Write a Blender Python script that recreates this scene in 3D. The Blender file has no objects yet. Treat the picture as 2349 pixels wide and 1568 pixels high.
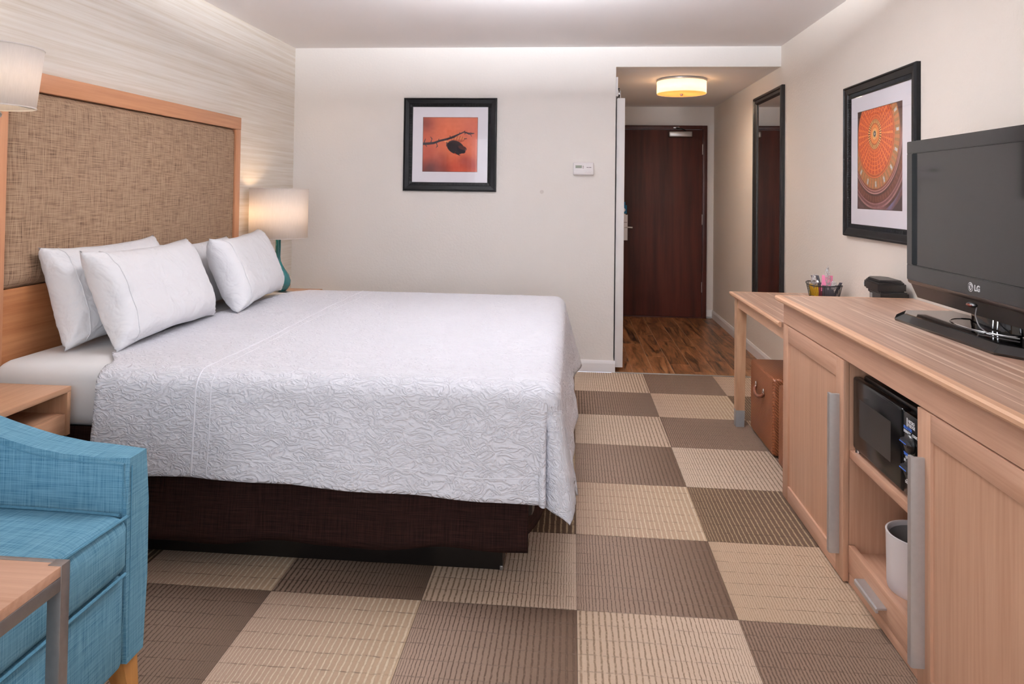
import bpy, bmesh, math, random
import numpy as np
from mathutils import Vector, Matrix, noise as mnoise
PI = math.pi
random.seed(7)
scene = bpy.context.scene
COL = scene.collection

def S(r, g, b):
    f = lambda c: (c/255/12.92) if c/255 <= .04045 else ((c/255+.055)/1.055)**2.4
    return (f(r), f(g), f(b), 1.0)

# ---------------------------------------------------------------- camera
W, H = 2349, 1568
FPX, CYP = 1623.23, 404.75
YAW, PITCH, ROLL, HC = .08535, .0215, .01304, 1.3209
def cam_matrix():
    c, s = math.cos(YAW), math.sin(YAW); A = Matrix(((c, s, 0), (-s, c, 0), (0, 0, 1)))
    c, s = math.cos(PITCH), math.sin(PITCH); B = Matrix(((1, 0, 0), (0, c, s), (0, -s, c)))
    c, s = math.cos(ROLL), math.sin(ROLL); C = Matrix(((c, 0, s), (0, 1, 0), (-s, 0, c)))
    R = C @ B @ A                       # rows: right, forward, up
    r, f, u = R[0], R[1], R[2]
    return Matrix(((r[0], u[0], -f[0], 0), (r[1], u[1], -f[1], 0), (r[2], u[2], -f[2], HC), (0, 0, 0, 1)))
cd = bpy.data.cameras.new('camera'); cam = bpy.data.objects.new('camera', cd); COL.objects.link(cam)
cam.matrix_world = cam_matrix()
cd.sensor_fit = 'HORIZONTAL'; cd.sensor_width = 36; cd.lens = FPX*36/W
cd.shift_y = (CYP-H/2)/W; cd.clip_start = .05; cd.clip_end = 60
scene.camera = cam

# ---------------------------------------------------------------- world, daylight, exposure
world = bpy.data.worlds.new('world'); scene.world = world; world.use_nodes = True
bg = world.node_tree.nodes['Background']; bg.inputs[0].default_value = (.80, .87, 1.0, 1); bg.inputs[1].default_value = 1.5
def area_light(name, loc, rot, sx, sy, power, col):
    ld = bpy.data.lights.new(name, 'AREA'); ld.shape = 'RECTANGLE'; ld.size = sx; ld.size_y = sy
    ld.energy = power; ld.color = col
    o = bpy.data.objects.new(name, ld); o.location = loc; o.rotation_euler = rot; COL.objects.link(o); return o
# daylight entering by the wide window behind the camera
area_light('window_daylight', (-.15, -1.32, 1.42), (PI/2, 0, 0), 3.0, 1.7, 40, (.92, .96, 1.0))
# added bowl pendant (modelled further down), unseen: fills the room off the ceiling
PEND = (-.14, 2.88, 2.175); PDIR = Vector((-.02, .08, .99)).normalized()      # the dish is tipped towards the far wall
pl_ = area_light('fill_pendant_light', tuple(Vector(PEND)+PDIR*.075), tuple(PDIR.to_track_quat('-Z', 'Y').to_euler()), .40, .40, 235, (.88, .93, 1.0)); pl_.data.shape = 'DISK'
vs = scene.view_settings; vs.view_transform = 'Standard'; vs.look = 'None'; vs.gamma = 1.0; vs.use_curve_mapping = False
vs.exposure = 0.29

# ---------------------------------------------------------------- materials
class NT:
    def __init__(self, name):
        self.m = bpy.data.materials.new(name); self.m.use_nodes = True
        self.t = self.m.node_tree; self.n = self.t.nodes; self.l = self.t.links
        self.p = self.n['Principled BSDF']; self.out = self.n['Material Output']
    def add(self, kind, **kw):
        nd = self.n.new(kind)
        for k, v in kw.items(): setattr(nd, k, v)
        return nd
    def link(self, a, b): self.l.new(a, b)
    def coords(self, scale=(1, 1, 1), kind='Object', loc=(0, 0, 0)):
        tc = self.add('ShaderNodeTexCoord'); mp = self.add('ShaderNodeMapping')
        mp.inputs['Scale'].default_value = scale; mp.inputs['Location'].default_value = loc
        self.link(tc.outputs[kind], mp.inputs['Vector']); return mp.outputs[0]
    def noise(self, vec, scale=5, detail=2, rough=.5, dist=0):
        nd = self.add('ShaderNodeTexNoise'); nd.inputs['Scale'].default_value = scale
        nd.inputs['Detail'].default_value = detail; nd.inputs['Roughness'].default_value = rough
        nd.inputs['Distortion'].default_value = dist; self.link(vec, nd.inputs['Vector']); return nd.outputs['Fac']
    def ramp(self, fac, stops):
        nd = self.add('ShaderNodeValToRGB'); cr = nd.color_ramp
        cr.elements[0].position, cr.elements[0].color = stops[0]
        cr.elements[1].position, cr.elements[1].color = stops[-1]
        for pos, c in stops[1:-1]:
            e = cr.elements.new(pos); e.color = c
        self.link(fac, nd.inputs[0]); return nd.outputs[0]
    def mix(self, fac, a, b):
        nd = self.add('ShaderNodeMix', data_type='RGBA')
        for sock, v in ((nd.inputs[0], fac), (nd.inputs[6], a), (nd.inputs[7], b)):
            if hasattr(v, 'is_linked'): self.link(v, sock)
            else: sock.default_value = v
        return nd.outputs[2]
    def math(self, op, a, b=0.0, c=None):
        nd = self.add('ShaderNodeMath', operation=op)
        for i, v in enumerate((a, b, c)):
            if v is None: continue
            if hasattr(v, 'is_linked'): self.link(v, nd.inputs[i])
            else: nd.inputs[i].default_value = v
        return nd.outputs[0]
    def sep(self, vec):
        nd = self.add('ShaderNodeSeparateXYZ'); self.link(vec, nd.inputs[0]); return nd.outputs
    def comb(self, x, y, z):
        nd = self.add('ShaderNodeCombineXYZ')
        for i, v in enumerate((x, y, z)):
            if hasattr(v, 'is_linked'): self.link(v, nd.inputs[i])
            else: nd.inputs[i].default_value = v
        return nd.outputs[0]
    def bump(self, h, strength=.3, dist=.01):
        nd = self.add('ShaderNodeBump'); nd.inputs['Strength'].default_value = strength
        nd.inputs['Distance'].default_value = dist; self.link(h, nd.inputs['Height'])
        self.link(nd.outputs[0], self.p.inputs['Normal']); return nd
    def base(self, c):
        if hasattr(c, 'is_linked'): self.link(c, self.p.inputs['Base Color'])
        else: self.p.inputs['Base Color'].default_value = c
    def set(self, rough=.5, metal=0, spec=.5, coat=0, coat_r=.05):
        self.p.inputs['Roughness'].default_value = rough; self.p.inputs['Metallic'].default_value = metal
        self.p.inputs['Specular IOR Level'].default_value = spec
        self.p.inputs['Coat Weight'].default_value = coat; self.p.inputs['Coat Roughness'].default_value = coat_r
        return self.m

def plain(name, c, rough=.5, metal=0, spec=.5, var=.06, vscale=30, bumps=None, coat=0):
    t = NT(name); v = t.coords()
    n = t.noise(v, vscale, 3)
    d = tuple(x*(1-var) for x in c[:3])+(1,); u = tuple(min(1, x*(1+var)) for x in c[:3])+(1,)
    t.base(t.ramp(n, [(.3, d), (.7, u)]))
    if bumps: t.bump(t.noise(v, bumps[0], 3), bumps[1], bumps[2])
    return t.set(rough, metal, spec, coat)

def wood(name, c1, c2, axis, fine=90, coarse=9, rough=.42, streak=None, stretch=.035, ring=0.0):
    """veneer with the grain along axis ('x','y','z')"""
    t = NT(name); i = 'xyz'.index(axis)
    sc = [1, 1, 1]; sc[i] = stretch
    v = t.coords(tuple(sc))
    a = t.noise(v, coarse, 4, .6, ring); b = t.noise(v, fine, 3, .6)
    k = t.math('ADD', t.math('MULTIPLY', a, .55), t.math('MULTIPLY', b, .45))
    col = t.ramp(k, [(.36, c2), (.62, c1)])
    sc2 = [1, 1, 1]; sc2[i] = .012
    if streak:
        s = t.noise(t.coords(tuple(sc2), loc=(3.1, 1.7, .4)), streak[1], 3, .7)
        f = t.ramp(s, [(streak[2], (0, 0, 0, 1)), (streak[2]+.05, (1, 1, 1, 1))])
        col = t.mix(f, col, streak[0])
        s2 = t.noise(t.coords(tuple(sc2), loc=(1.1, 5.7, 2.4)), streak[1]*.45, 2, .6)
        f2 = t.ramp(s2, [(.50, (0, 0, 0, 1)), (.60, (.5, .5, .5, 1))])
        col = t.mix(f2, col, streak[3])
    t.base(col)
    t.bump(b, .05, .002)
    return t.set(rough, 0, .4)

def wall_mat(name, c, bs=95, bstr=.22, var=.02):
    t = NT(name); v = t.coords()
    n = t.noise(v, 1.6, 2)
    t.base(t.ramp(n, [(.3, tuple(x*(1-var) for x in c[:3])+(1,)), (.7, c)]))
    t.bump(t.noise(v, bs, 4, .55), bstr, .006)
    return t.set(.85, 0, .2)

M = {}
M['wall_far'] = wall_mat('wall_paint_cream', S(243, 237, 232), 60, .30)
M['wall_right'] = wall_mat('wall_paint_beige', S(238, 228, 218), 75, .28)
M['ceiling'] = wall_mat('ceiling_paint', S(246, 241, 240), 60, .10)
def wallpaper():
    t = NT('wallpaper_horizontal_grass')
    v = t.coords((1, .018, 1)); a = t.noise(v, 110, 3, .6)
    b = t.noise(t.coords((1, .012, 1), loc=(2, 3, 5)), 38, 3, .6)
    k = t.math('ADD', t.math('MULTIPLY', a, .5), t.math('MULTIPLY', b, .5))
    t.base(t.ramp(k, [(.36, S(222, 210, 194)), (.5, S(234, 225, 214)), (.66, S(243, 237, 229))]))
    t.bump(k, .15, .003); return t.set(.8, 0, .2)
M['wallpaper'] = wallpaper()
M['white_paint'] = plain('white_gloss_paint', S(246, 243, 244), .4, 0, .4, .01, 4)
M['white_door'] = plain('white_door_paint', S(240, 236, 235), .5, 0, .3, .01, 4)
M['oak_y'] = wood('blond_oak_grain_along', S(208, 164, 138), S(186, 140, 113), 'y')
M['oak_z'] = wood('blond_oak_grain_upright', S(206, 162, 134), S(186, 140, 112), 'z')
M['oak_x'] = wood('blond_oak_grain_across', S(208, 164, 138), S(186, 140, 113), 'x')
M['oak_edge'] = wood('blond_oak_solid_edge', S(228, 182, 148), S(210, 162, 128), 'y', 60, 5, .35)
M['oak_edge_x'] = wood('blond_oak_solid_edge_across', S(228, 182, 148), S(210, 162, 128), 'x', 60, 5, .35)
M['zebra_y'] = wood('striped_oak_laminate', S(200, 164, 142), S(182, 146, 124), 'y', 80, 12, .33, (S(232, 206, 186), 62, .565, S(168, 124, 102)))
M['leg_wood'] = wood('ash_leg_wood', S(214, 172, 138), S(176, 132, 98), 'z', 30, 7, .4, None, .12, .8)
M['apron_wood'] = wood('ash_apron_wood', S(222, 178, 146), S(200, 154, 122), 'y', 26, 7, .4, None, .14, 1.2)
M['cherry_y'] = wood('headboard_oak_along', S(205, 148, 110), S(186, 128, 92), 'y', 80, 10, .4)
M['cherry_z'] = wood('headboard_oak_upright', S(205, 148, 110), S(186, 128, 92), 'z', 80, 10, .4)
M['cherry_panel'] = wood('headboard_oak_panel', S(200, 140, 96), S(168, 106, 66), 'y', 60, 13, .4)
M['night_y'] = wood('nightstand_oak', S(202, 156, 124), S(184, 138, 106), 'y', 80, 9, .42)
M['night_z'] = wood('nightstand_oak_upright', S(206, 160, 126), S(184, 138, 104), 'z', 80, 9, .42)
M['mahogany'] = wood('dark_mahogany_veneer', S(92, 44, 34), S(60, 28, 22), 'z', 22, 6, .55, None, .06, .6)
M['mahogany_frame'] = wood('dark_mahogany_frame', S(82, 40, 33), S(62, 30, 26), 'z', 40, 8, .4)
M['black_lacquer'] = plain('black_lacquer', S(30, 28, 29), .32, 0, .5, .05, 20)
M['frame_black'] = plain('black_picture_frame', S(15, 14, 16), .5, 0, .2, .1, 40)
M['frame_inner'] = plain('black_frame_inner_lip', S(16, 16, 18), .35)
M['mat_board'] = plain('white_mat_board', S(242, 238, 246), .9, 0, .1, .01, 10)
M['plastic_black'] = plain('black_plastic', S(24, 23, 24), .38, 0, .5, .05, 60)
M['plastic_gloss'] = plain('glossy_black_plastic', S(12, 12, 13), .06, 0, .6, .02, 10)
M['tv_bezel'] = plain('tv_piano_black', S(30, 29, 29), .14, 0, .6, .02, 10)
M['tv_screen'] = plain('tv_screen_dark', S(22, 20, 20), .07, 0, .75, .01, 5)
M['oven_black'] = plain('oven_black_plastic', S(14, 14, 15), .16, 0, .22, .02, 10)
M['oven_glass'] = plain('oven_window_mesh', S(48, 44, 43), .25, 0, .25, .15, 400)
M['tv_lip'] = plain('tv_lip_highlight', S(70, 58, 54), .3, 0, .6, .03, 10)  # brownish highlight along the lip, put into its base colour
M['tv_chin'] = plain('tv_chin_brown_black', S(38, 31, 30), .35, 0, .4, .03, 10)
M['silver_text'] = plain('silver_lettering', S(215, 214, 216), .35, .2)
M['brushed'] = plain('brushed_nickel', S(190, 187, 186), .34, .6, .5, .03, 80)
M['nickel_dark'] = plain('satin_steel', S(150, 144, 140), .36, .8, .5, .04, 60)
M['chrome'] = plain('chrome', S(225, 225, 228), .12, 1, .5, .02, 20)
M['steel_frame'] = plain('brushed_table_steel', S(150, 144, 142), .38, .75, .5, .05, 60)
M['cap_grey'] = plain('grey_foot_cap', S(160, 160, 160), .45, .3, .5, .03, 40)
M['white_plastic'] = plain('white_plastic', S(240, 234, 234), .45, 0, .4, .01, 10)
M['grey_button'] = plain('grey_button', S(190, 176, 178), .5)
M['lcd'] = plain('lcd_green_grey', S(138, 140, 122), .3, 0, .5, .15, 300)
M['teal_glass'] = plain('teal_glazed_ceramic', S(18, 100, 106), .14, 0, .6, .05, 8, None, .5)
M['leather'] = None
M['cotton'] = None
M['base_black'] = plain('black_base_laminate', S(24, 20, 19), .3, 0, .5, .1, 15)
M['paper'] = plain('white_paper', S(236, 234, 238), .8, 0, .1, .01, 10)
M['book_black'] = plain('black_book_cover', S(20, 20, 24), .5)
M['tag_blue'] = plain('blue_card', S(52, 118, 158), .6, 0, .2, .05, 30)
M['ink_grey'] = plain('grey_print', S(120, 110, 112), .7)
M['ink_blue'] = plain('blue_print', S(70, 120, 220), .6)
M['ink_white'] = plain('white_print', S(225, 225, 228), .6)
M['red_lens'] = plain('dark_red_lens', S(92, 30, 20), .12, 0, .6, .05, 20)
M['cable_grey'] = plain('grey_cable', S(120, 116, 116), .4)
M['pink_packet'] = plain('pink_packet_paper', S(238, 140, 176), .5, 0, .3, .04, 60)
M['yellow_packet'] = plain('yellow_packet_paper', S(238, 184, 20), .5, 0, .3, .04, 60)
M['maroon_packet'] = plain('maroon_packet_paper', S(120, 36, 50), .5, 0, .3, .04, 60)
M['grey_packet'] = plain('grey_plastic_utensil', S(62, 58, 66), .3, 0, .5, .04, 60)
M['wire_black'] = plain('black_wire', S(22, 21, 22), .4, .3)
M['amber_leg'] = wood('amber_chair_leg', S(205, 150, 88), S(170, 112, 58), 'z', 30, 8, .4, None, .08, .5)
M['metal_strip'] = plain('aluminium_threshold', S(190, 184, 178), .35, .6)
M['grout'] = plain('tan_grout', S(196, 166, 138), .9, 0, .1, .08, 60)
M['underlay'] = plain('carpet_underlay', S(70, 58, 50), .95, 0, .1, .1, 30)
M['curtain'] = plain('navy_curtain', S(52, 58, 84), .9, 0, .1, .08, 40)
M['patch'] = plain('pale_grey_spot', S(226, 218, 212), .8, 0, .2, .02, 40)
M['lamp_metal'] = plain('lamp_brushed_metal', S(176, 170, 164), .3, .9)

def fabric_weave(name, ca, cb, cc, fx, fz, axes=('y', 'z'), rough=.95, strength=.25, st=9):
    """tweed: two crossed families of irregular yarns along the given local axes"""
    t = NT(name)
    idx = {'x': 0, 'y': 1, 'z': 2}
    s1 = [3, 3, 3]; s1[idx[axes[0]]] = fx; s1[idx[axes[1]]] = st
    s2 = [3, 3, 3]; s2[idx[axes[1]]] = fz; s2[idx[axes[0]]] = st
    a = t.noise(t.coords(tuple(s1)), 1, 2, .6); b = t.noise(t.coords(tuple(s2), loc=(7, 3, 1)), 1, 2, .6)
    k = t.math('MULTIPLY', t.math('ADD', a, b), .5)
    t.base(t.ramp(k, [(.36, cc), (.47, ca), (.60, cb)]))
    t.bump(k, strength, .002)
    return t.set(rough, 0, .1)
M['tweed'] = fabric_weave('brown_tweed_panel', S(142, 114, 92), S(166, 140, 116), S(84, 64, 52), 330, 420, strength=.2, st=11)
def fabric_all(name, ca, cb, cc, f, st=9):
    """the same weave laid on every face: yarn directions picked by which way the face looks"""
    t = NT(name); idx = {'x': 0, 'y': 1, 'z': 2}
    def k(ax, seed):
        s1 = [3, 3, 3]; s1[idx[ax[0]]] = f; s1[idx[ax[1]]] = st; s2 = [3, 3, 3]; s2[idx[ax[1]]] = f; s2[idx[ax[0]]] = st
        a = t.noise(t.coords(tuple(s1), loc=(seed, 0, 0)), 1, 2, .6); b = t.noise(t.coords(tuple(s2), loc=(7, 3, seed)), 1, 2, .6)
        return t.math('MULTIPLY', t.math('ADD', a, b), .5)
    ge = t.add('ShaderNodeNewGeometry'); n = t.sep(ge.outputs['True Normal'])
    ft = t.math('GREATER_THAN', t.math('ABSOLUTE', n[2]), .7); ff = t.math('GREATER_THAN', t.math('ABSOLUTE', n[0]), .7)
    ks, kf, kt = k('xz', 0), k('yz', 2), k('xy', 4)
    def lerp(fac, a, b): return t.math('ADD', t.math('MULTIPLY', a, t.math('SUBTRACT', 1.0, fac)), t.math('MULTIPLY', b, fac))
    kk = lerp(ft, lerp(ff, ks, kf), kt)
    t.base(t.ramp(kk, [(.36, cc), (.47, ca), (.60, cb)])); t.bump(kk, .25, .002); return t.set(.95, 0, .1)
M['chair_blue'] = fabric_all('light_blue_weave', S(98, 144, 166), S(118, 162, 184), S(72, 120, 146), 420)
M['chair_welt'] = plain('blue_welt', S(92, 140, 164), .95, 0, .1, .1, 150)
M['skirt'] = fabric_weave('dark_brown_bed_skirt', S(42, 26, 23), S(54, 34, 30), S(30, 19, 17), 420, 420, ('x', 'z'))

def cotton(name, c, wr_scale, wr_str, wr_dist, uv=False, fine=None):
    t = NT(name); v = t.coords(kind='UV' if uv else 'Object', scale=(1, 1, 1))
    t.base(c)
    n = t.noise(v, wr_scale, 3, .55, .6)
    t.bump(n, wr_str, wr_dist)
    t.p.inputs['Sheen Weight'].default_value = .15
    return t.set(.9, 0, .15)
M['pillow'] = cotton('white_percale_pillowcase', S(230, 229, 232), 9, .45, .045)
M['sheet'] = cotton('white_fitted_sheet', S(228, 226, 226), 4, .2, .02)
def matelasse():
    t = NT('white_matelasse_spread')
    v = t.coords((1, 1, 1), 'UV')
    w = t.noise(v, 6, 2); off = t.math('MULTIPLY', w, .05)
    s = t.sep(v)
    v2 = t.comb(t.math('ADD', s[0], off), t.math('ADD', t.math('MULTIPLY', s[1], 1.7), off), 0)
    n1 = t.noise(v2, 19, 2, .5, 1.6)
    r = t.math('ABSOLUTE', t.math('SUBTRACT', n1, .5))
    h = t.ramp(r, [(0, (1, 1, 1, 1)), (.10, (.35, .35, .35, 1)), (.3, (0, 0, 0, 1))])
    n2 = t.noise(v2, 60, 2)
    hh = t.math('ADD', h, t.math('MULTIPLY', n2, .25))
    t.base(S(228, 227, 234)); t.bump(hh, .55, .013)
    t.p.inputs['Sheen Weight'].default_value = .1
    return t.set(.9, 0, .15)
M['spread'] = matelasse()
M['spread_hem'] = cotton('white_spread_hem', S(234, 233, 240), 40, .2, .004)
def leather():
    t = NT('brown_woven_leather'); v = t.coords((1, 1, 1))
    s = t.sep(v)
    def wv(a, f): return t.math('SINE', t.math('MULTIPLY', a, f))
    f = 420
    k = t.math('MULTIPLY', t.math('MULTIPLY', wv(t.math('ADD', s[0], t.math('MULTIPLY', s[2], 1)), f), wv(s[1], f)), 1)
    k = t.math('ADD', t.math('MULTIPLY', k, .5), .5)
    t.base(t.ramp(k, [(.1, S(104, 56, 30)), (.55, S(140, 80, 46)), (.95, S(166, 102, 66))]))
    t.bump(k, .5, .004); return t.set(.42, 0, .45)
M['leather'] = leather()
M['leather_plain'] = plain('brown_leather_strap', S(118, 70, 50), .4, 0, .5, .1, 50)

def shade_mat(name, col, trans=.55):
    t = NT(name); t.n.remove(t.p)
    d = t.add('ShaderNodeBsdfDiffuse'); r = t.add('ShaderNodeBsdfTranslucent'); mx = t.add('ShaderNodeMixShader')
    wv = t.noise(t.coords((1, 1, .1)), 220, 2)
    c = t.ramp(wv, [(.3, tuple(x*.95 for x in col[:3])+(1,)), (.7, col)])
    t.link(c, d.inputs[0]); t.link(c, r.inputs[0]); mx.inputs[0].default_value = trans
    t.link(d.outputs[0], mx.inputs[1]); t.link(r.outputs[0], mx.inputs[2]); t.link(mx.outputs[0], t.out.inputs[0]); return t.m
M['shade'] = shade_mat('white_linen_shade', S(246, 240, 236), .42)
def glow(name, col, strength):
    t = NT(name); t.base(S(250, 240, 225)); t.p.inputs['Emission Color'].default_value = col
    t.p.inputs['Emission Strength'].default_value = strength; return t.set(.4)
def lit_shade(name, col, ecol, es, trans):
    m = shade_mat(name, col, trans); nt = m.node_tree; out = nt.nodes['Material Output']; src = out.inputs[0].links[0].from_socket
    em = nt.nodes.new('ShaderNodeEmission'); em.inputs[0].default_value = ecol; em.inputs[1].default_value = es
    ad = nt.nodes.new('ShaderNodeAddShader'); nt.links.new(src, ad.inputs[0]); nt.links.new(em.outputs[0], ad.inputs[1]); nt.links.new(ad.outputs[0], out.inputs[0]); return m
M['hall_shade'] = lit_shade('lit_opal_shade', S(250, 240, 225), (1.0, .80, .50, 1), .35, .6)
M['hall_diffuser'] = shade_mat('opal_diffuser', S(244, 196, 150), .5)
M['fill_bowl'] = glow('fill_bowl_glow', (.92, .95, 1.0, 1), 3)  # glow of the added fill pendant
M['bulb'] = glow('lit_bulb', (1, .72, .38, 1), 12)
def glass_thin():
    t = NT('clear_glass_pane'); t.n.remove(t.p)
    tr = t.add('ShaderNodeBsdfTransparent'); g = t.add('ShaderNodeBsdfGlossy'); g.inputs['Roughness'].default_value = .02
    fr = t.add('ShaderNodeFresnel'); fr.inputs[0].default_value = 1.45; mx = t.add('ShaderNodeMixShader')
    ge = t.add('ShaderNodeNewGeometry'); fc = t.math('MULTIPLY', fr.outputs[0], t.math('SUBTRACT', 1.0, ge.outputs['Backfacing']))
    t.link(fc, mx.inputs[0]); t.link(tr.outputs[0], mx.inputs[1]); t.link(g.outputs[0], mx.inputs[2])
    t.link(mx.outputs[0], t.out.inputs[0]); return t.m
M['glass'] = glass_thin()
def cello():
    t = NT('clear_cellophane'); t.n.remove(t.p)
    tr = t.add('ShaderNodeBsdfTransparent'); g = t.add('ShaderNodeBsdfGlossy'); g.inputs['Roughness'].default_value = .12
    d = t.add('ShaderNodeBsdfDiffuse'); d.inputs[0].default_value = S(240, 236, 238)
    nz = t.noise(t.coords(), 90, 3)
    f = t.ramp(nz, [(.40, (.22, .22, .22, 1)), (.60, (.85, .85, .85, 1))])
    m0 = t.add('ShaderNodeMixShader'); m0.inputs[0].default_value = .5
    t.link(d.outputs[0], m0.inputs[1]); t.link(g.outputs[0], m0.inputs[2])
    mx = t.add('ShaderNodeMixShader'); t.link(f, mx.inputs[0]); t.link(tr.outputs[0], mx.inputs[1]); t.link(m0.outputs[0], mx.inputs[2])
    t.link(mx.outputs[0], t.out.inputs[0]); return t.m
M['cello'] = cello()
t = NT('mirror_glass'); t.base((.88, .88, .88, 1)); M['mirror'] = t.set(.005, 1)
def vcol(name, rough=.6):
    t = NT(name); a = t.add('ShaderNodeAttribute'); a.attribute_name = 'ink'
    t.base(a.outputs['Color']); return t.set(rough, 0, .3)
M['print'] = vcol('photo_print')

def carpet(name, a, b, l, n, ex, flip, lw):
    """one woven carpet tile: colour drifting a->b across, thin yarn lines l, n of them, crowding to one side"""
    t = NT(name); tc = t.add('ShaderNodeTexCoord'); s = t.sep(tc.outputs['Object'])
    wob = t.math('MULTIPLY', t.math('SUBTRACT', t.noise(tc.outputs['Object'], 38, 2), .5), .006)
    u = t.math('ADD', t.math('DIVIDE', t.math('ADD', s[0], wob), .5), .5)
    if flip: u = t.math('SUBTRACT', 1.0, u)
    u = t.math('MAXIMUM', u, 0.0)
    g = t.math('MULTIPLY', t.math('POWER', u, ex), n)
    fr = t.math('ABSOLUTE', t.math('SUBTRACT', t.math('FRACT', g), .5))
    fr2 = t.math('MULTIPLY', fr, t.math('ADD', .55, t.math('MULTIPLY', t.math('SUBTRACT', 1.0, u), .3)))
    line = t.ramp(fr2, [(lw, (1, 1, 1, 1)), (lw+.07, (0, 0, 0, 1))])
    nz = t.noise(tc.outputs['Object'], 170, 2)
    dash = t.ramp(t.noise(tc.outputs['Object'], 85, 2), [(.32, (.45, .45, .45, 1)), (.5, (1, 1, 1, 1))])
    base = t.mix(u, a, b)
    c = t.mix(t.math('MULTIPLY', line, dash), base, l)
    # cross seams
    sy = t.math('ADD', s[1], t.math('MULTIPLY', t.math('SUBTRACT', t.noise(tc.outputs['Object'], 14, 2), .5), .012))
    fs = t.math('ABSOLUTE', t.math('SUBTRACT', t.math('FRACT', t.math('DIVIDE', sy, .071)), .5))
    seam = t.ramp(fs, [(.018, (1, 1, 1, 1)), (.045, (0, 0, 0, 1))])
    sd = t.ramp(t.noise(tc.outputs['Object'], 60, 2), [(.42, (0, 0, 0, 1)), (.58, (.75, .75, .75, 1))])
    c = t.mix(t.math('MULTIPLY', seam, sd), c, tuple(x*.45 for x in a[:3])+(1,))
    # pile grain
    c = t.mix(t.math('MULTIPLY', nz, .14), c, (.04, .03, .022, 1))
    t.base(c)
    hgt = t.math('SUBTRACT', t.math('MULTIPLY', nz, .6), t.math('ADD', line, seam))
    t.bump(hgt, .35, .004)
    return t.set(.97, 0, .08)
TAN_D, TAN_M, TAN_L = S(108, 88, 72), S(150, 126, 108), S(190, 166, 146)
CARP = {
 'L1': carpet('carpet_pale_thin_dark_lines', S(208, 186, 166), S(196, 172, 152), S(128, 106, 86), 34, .72, False, .05),
 'L1f': carpet('carpet_pale_lines_crowding', S(206, 182, 162), S(190, 166, 144), S(132, 110, 90), 36, .70, True, .05),
 'L2': carpet('carpet_tan_pale_lines', S(176, 148, 130), S(182, 156, 130), S(212, 192, 166), 32, .75, False, .06),
 'L2f': carpet('carpet_tan_pale_lines_right', S(178, 152, 132), S(188, 162, 138), S(210, 188, 164), 34, .7, True, .06),
 'L3': carpet('carpet_tan_fine', S(188, 162, 138), S(196, 170, 146), S(158, 132, 108), 52, .8, False, .08),
 'D1': carpet('carpet_dark_tan_lines', S(98, 78, 62), S(94, 74, 60), S(168, 144, 116), 28, .75, False, .05),
 'D2': carpet('carpet_mauve_to_dark', S(164, 140, 124), S(100, 80, 66), S(88, 70, 58), 34, .72, False, .05),
 'D2f': carpet('carpet_mauve_dark_lines', S(112, 92, 78), S(150, 126, 110), S(84, 68, 56), 40, .7, True, .06),
 'D3': carpet('carpet_brown_fine', S(132, 110, 94), S(138, 114, 98), S(92, 74, 62), 54, .85, True, .09),
}
def plank_mat(k):
    t = NT('wood_look_plank_%d' % k)
    v = t.coords((1, .11, 1), loc=(k*3.7, k*1.9, 0)); tc = t.add('ShaderNodeObjectInfo')
    ofs = t.comb(t.math('MULTIPLY', tc.outputs['Random'], 17.0), t.math('MULTIPLY', tc.outputs['Random'], 9.0), 0)
    ad = t.add('ShaderNodeVectorMath'); t.link(v, ad.inputs[0]); t.link(ofs, ad.inputs[1])
    a = t.noise(ad.outputs[0], 15, 4, .62, 1.6); b = t.noise(ad.outputs[0], 75, 3, .6)
    kk = t.math('ADD', t.math('MULTIPLY', a, .75), t.math('MULTIPLY', b, .25))
    sh = (0, .03, -.03)[k]
    t.base(t.ramp(kk, [(.36+sh, S(50, 34, 26)), (.42+sh, S(98, 64, 40)), (.54+sh, S(150, 100, 62)), (.66+sh, S(176, 126, 84))]))
    t.bump(b, .08, .003); return t.set(.36, 0, .45)
PLANK = [plank_mat(k) for k in range(3)]

# ---------------------------------------------------------------- mesh helpers
def rootloc(p):
    return Vector(p['_o']) if (p is not None and '_o' in p) else Vector((0, 0, 0))
def obj(name, bm, mat, parent=None, smooth=True, ang=38, bevel=None):
    """link bmesh (world coordinates) as one mesh object"""
    me = bpy.data.meshes.new(name)
    o0 = rootloc(parent)
    if bevel:
        bmesh.ops.bevel(bm, geom=bm.edges[:], offset=bevel, segments=2, affect='EDGES', clamp_overlap=True)
    if parent is not None: bmesh.ops.translate(bm, verts=bm.verts[:], vec=-o0)
    bmesh.ops.recalc_face_normals(bm, faces=bm.faces[:])
    bm.to_mesh(me); bm.free()
    if smooth:
        me.polygons.foreach_set('use_smooth', [True]*len(me.polygons)); me.set_sharp_from_angle(angle=math.radians(ang))
    if mat is not None: me.materials.append(M[mat] if isinstance(mat, str) else mat)
    o = bpy.data.objects.new(name, me); COL.objects.link(o)
    if parent is not None:
        o.parent = parent; o['_o'] = tuple(o0)
    return o
def thing(name, label, cat, loc=(0, 0, 0), group=None):
    o = bpy.data.objects.new(name, None); COL.objects.link(o); o.location = loc; o['_o'] = tuple(loc)
    o.empty_display_size = .1
    o['label'] = label; o['category'] = cat
    if group: o['group'] = group
    return o
def tag(o, label, cat, group=None):
    o['label'] = label; o['category'] = cat
    if group: o['group'] = group
    return o
def struct(name, label=None):
    o = bpy.data.objects.new(name, None); COL.objects.link(o); o['_o'] = (0, 0, 0); o['kind'] = 'structure'
    if label: o['label'] = label
    return o
def sobj(name, bm, mat, **k):
    o = obj(name, bm, mat, None, **k); o['kind'] = 'structure'; o['_o'] = (0, 0, 0); return o
def NB(): return bmesh.new()
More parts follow.
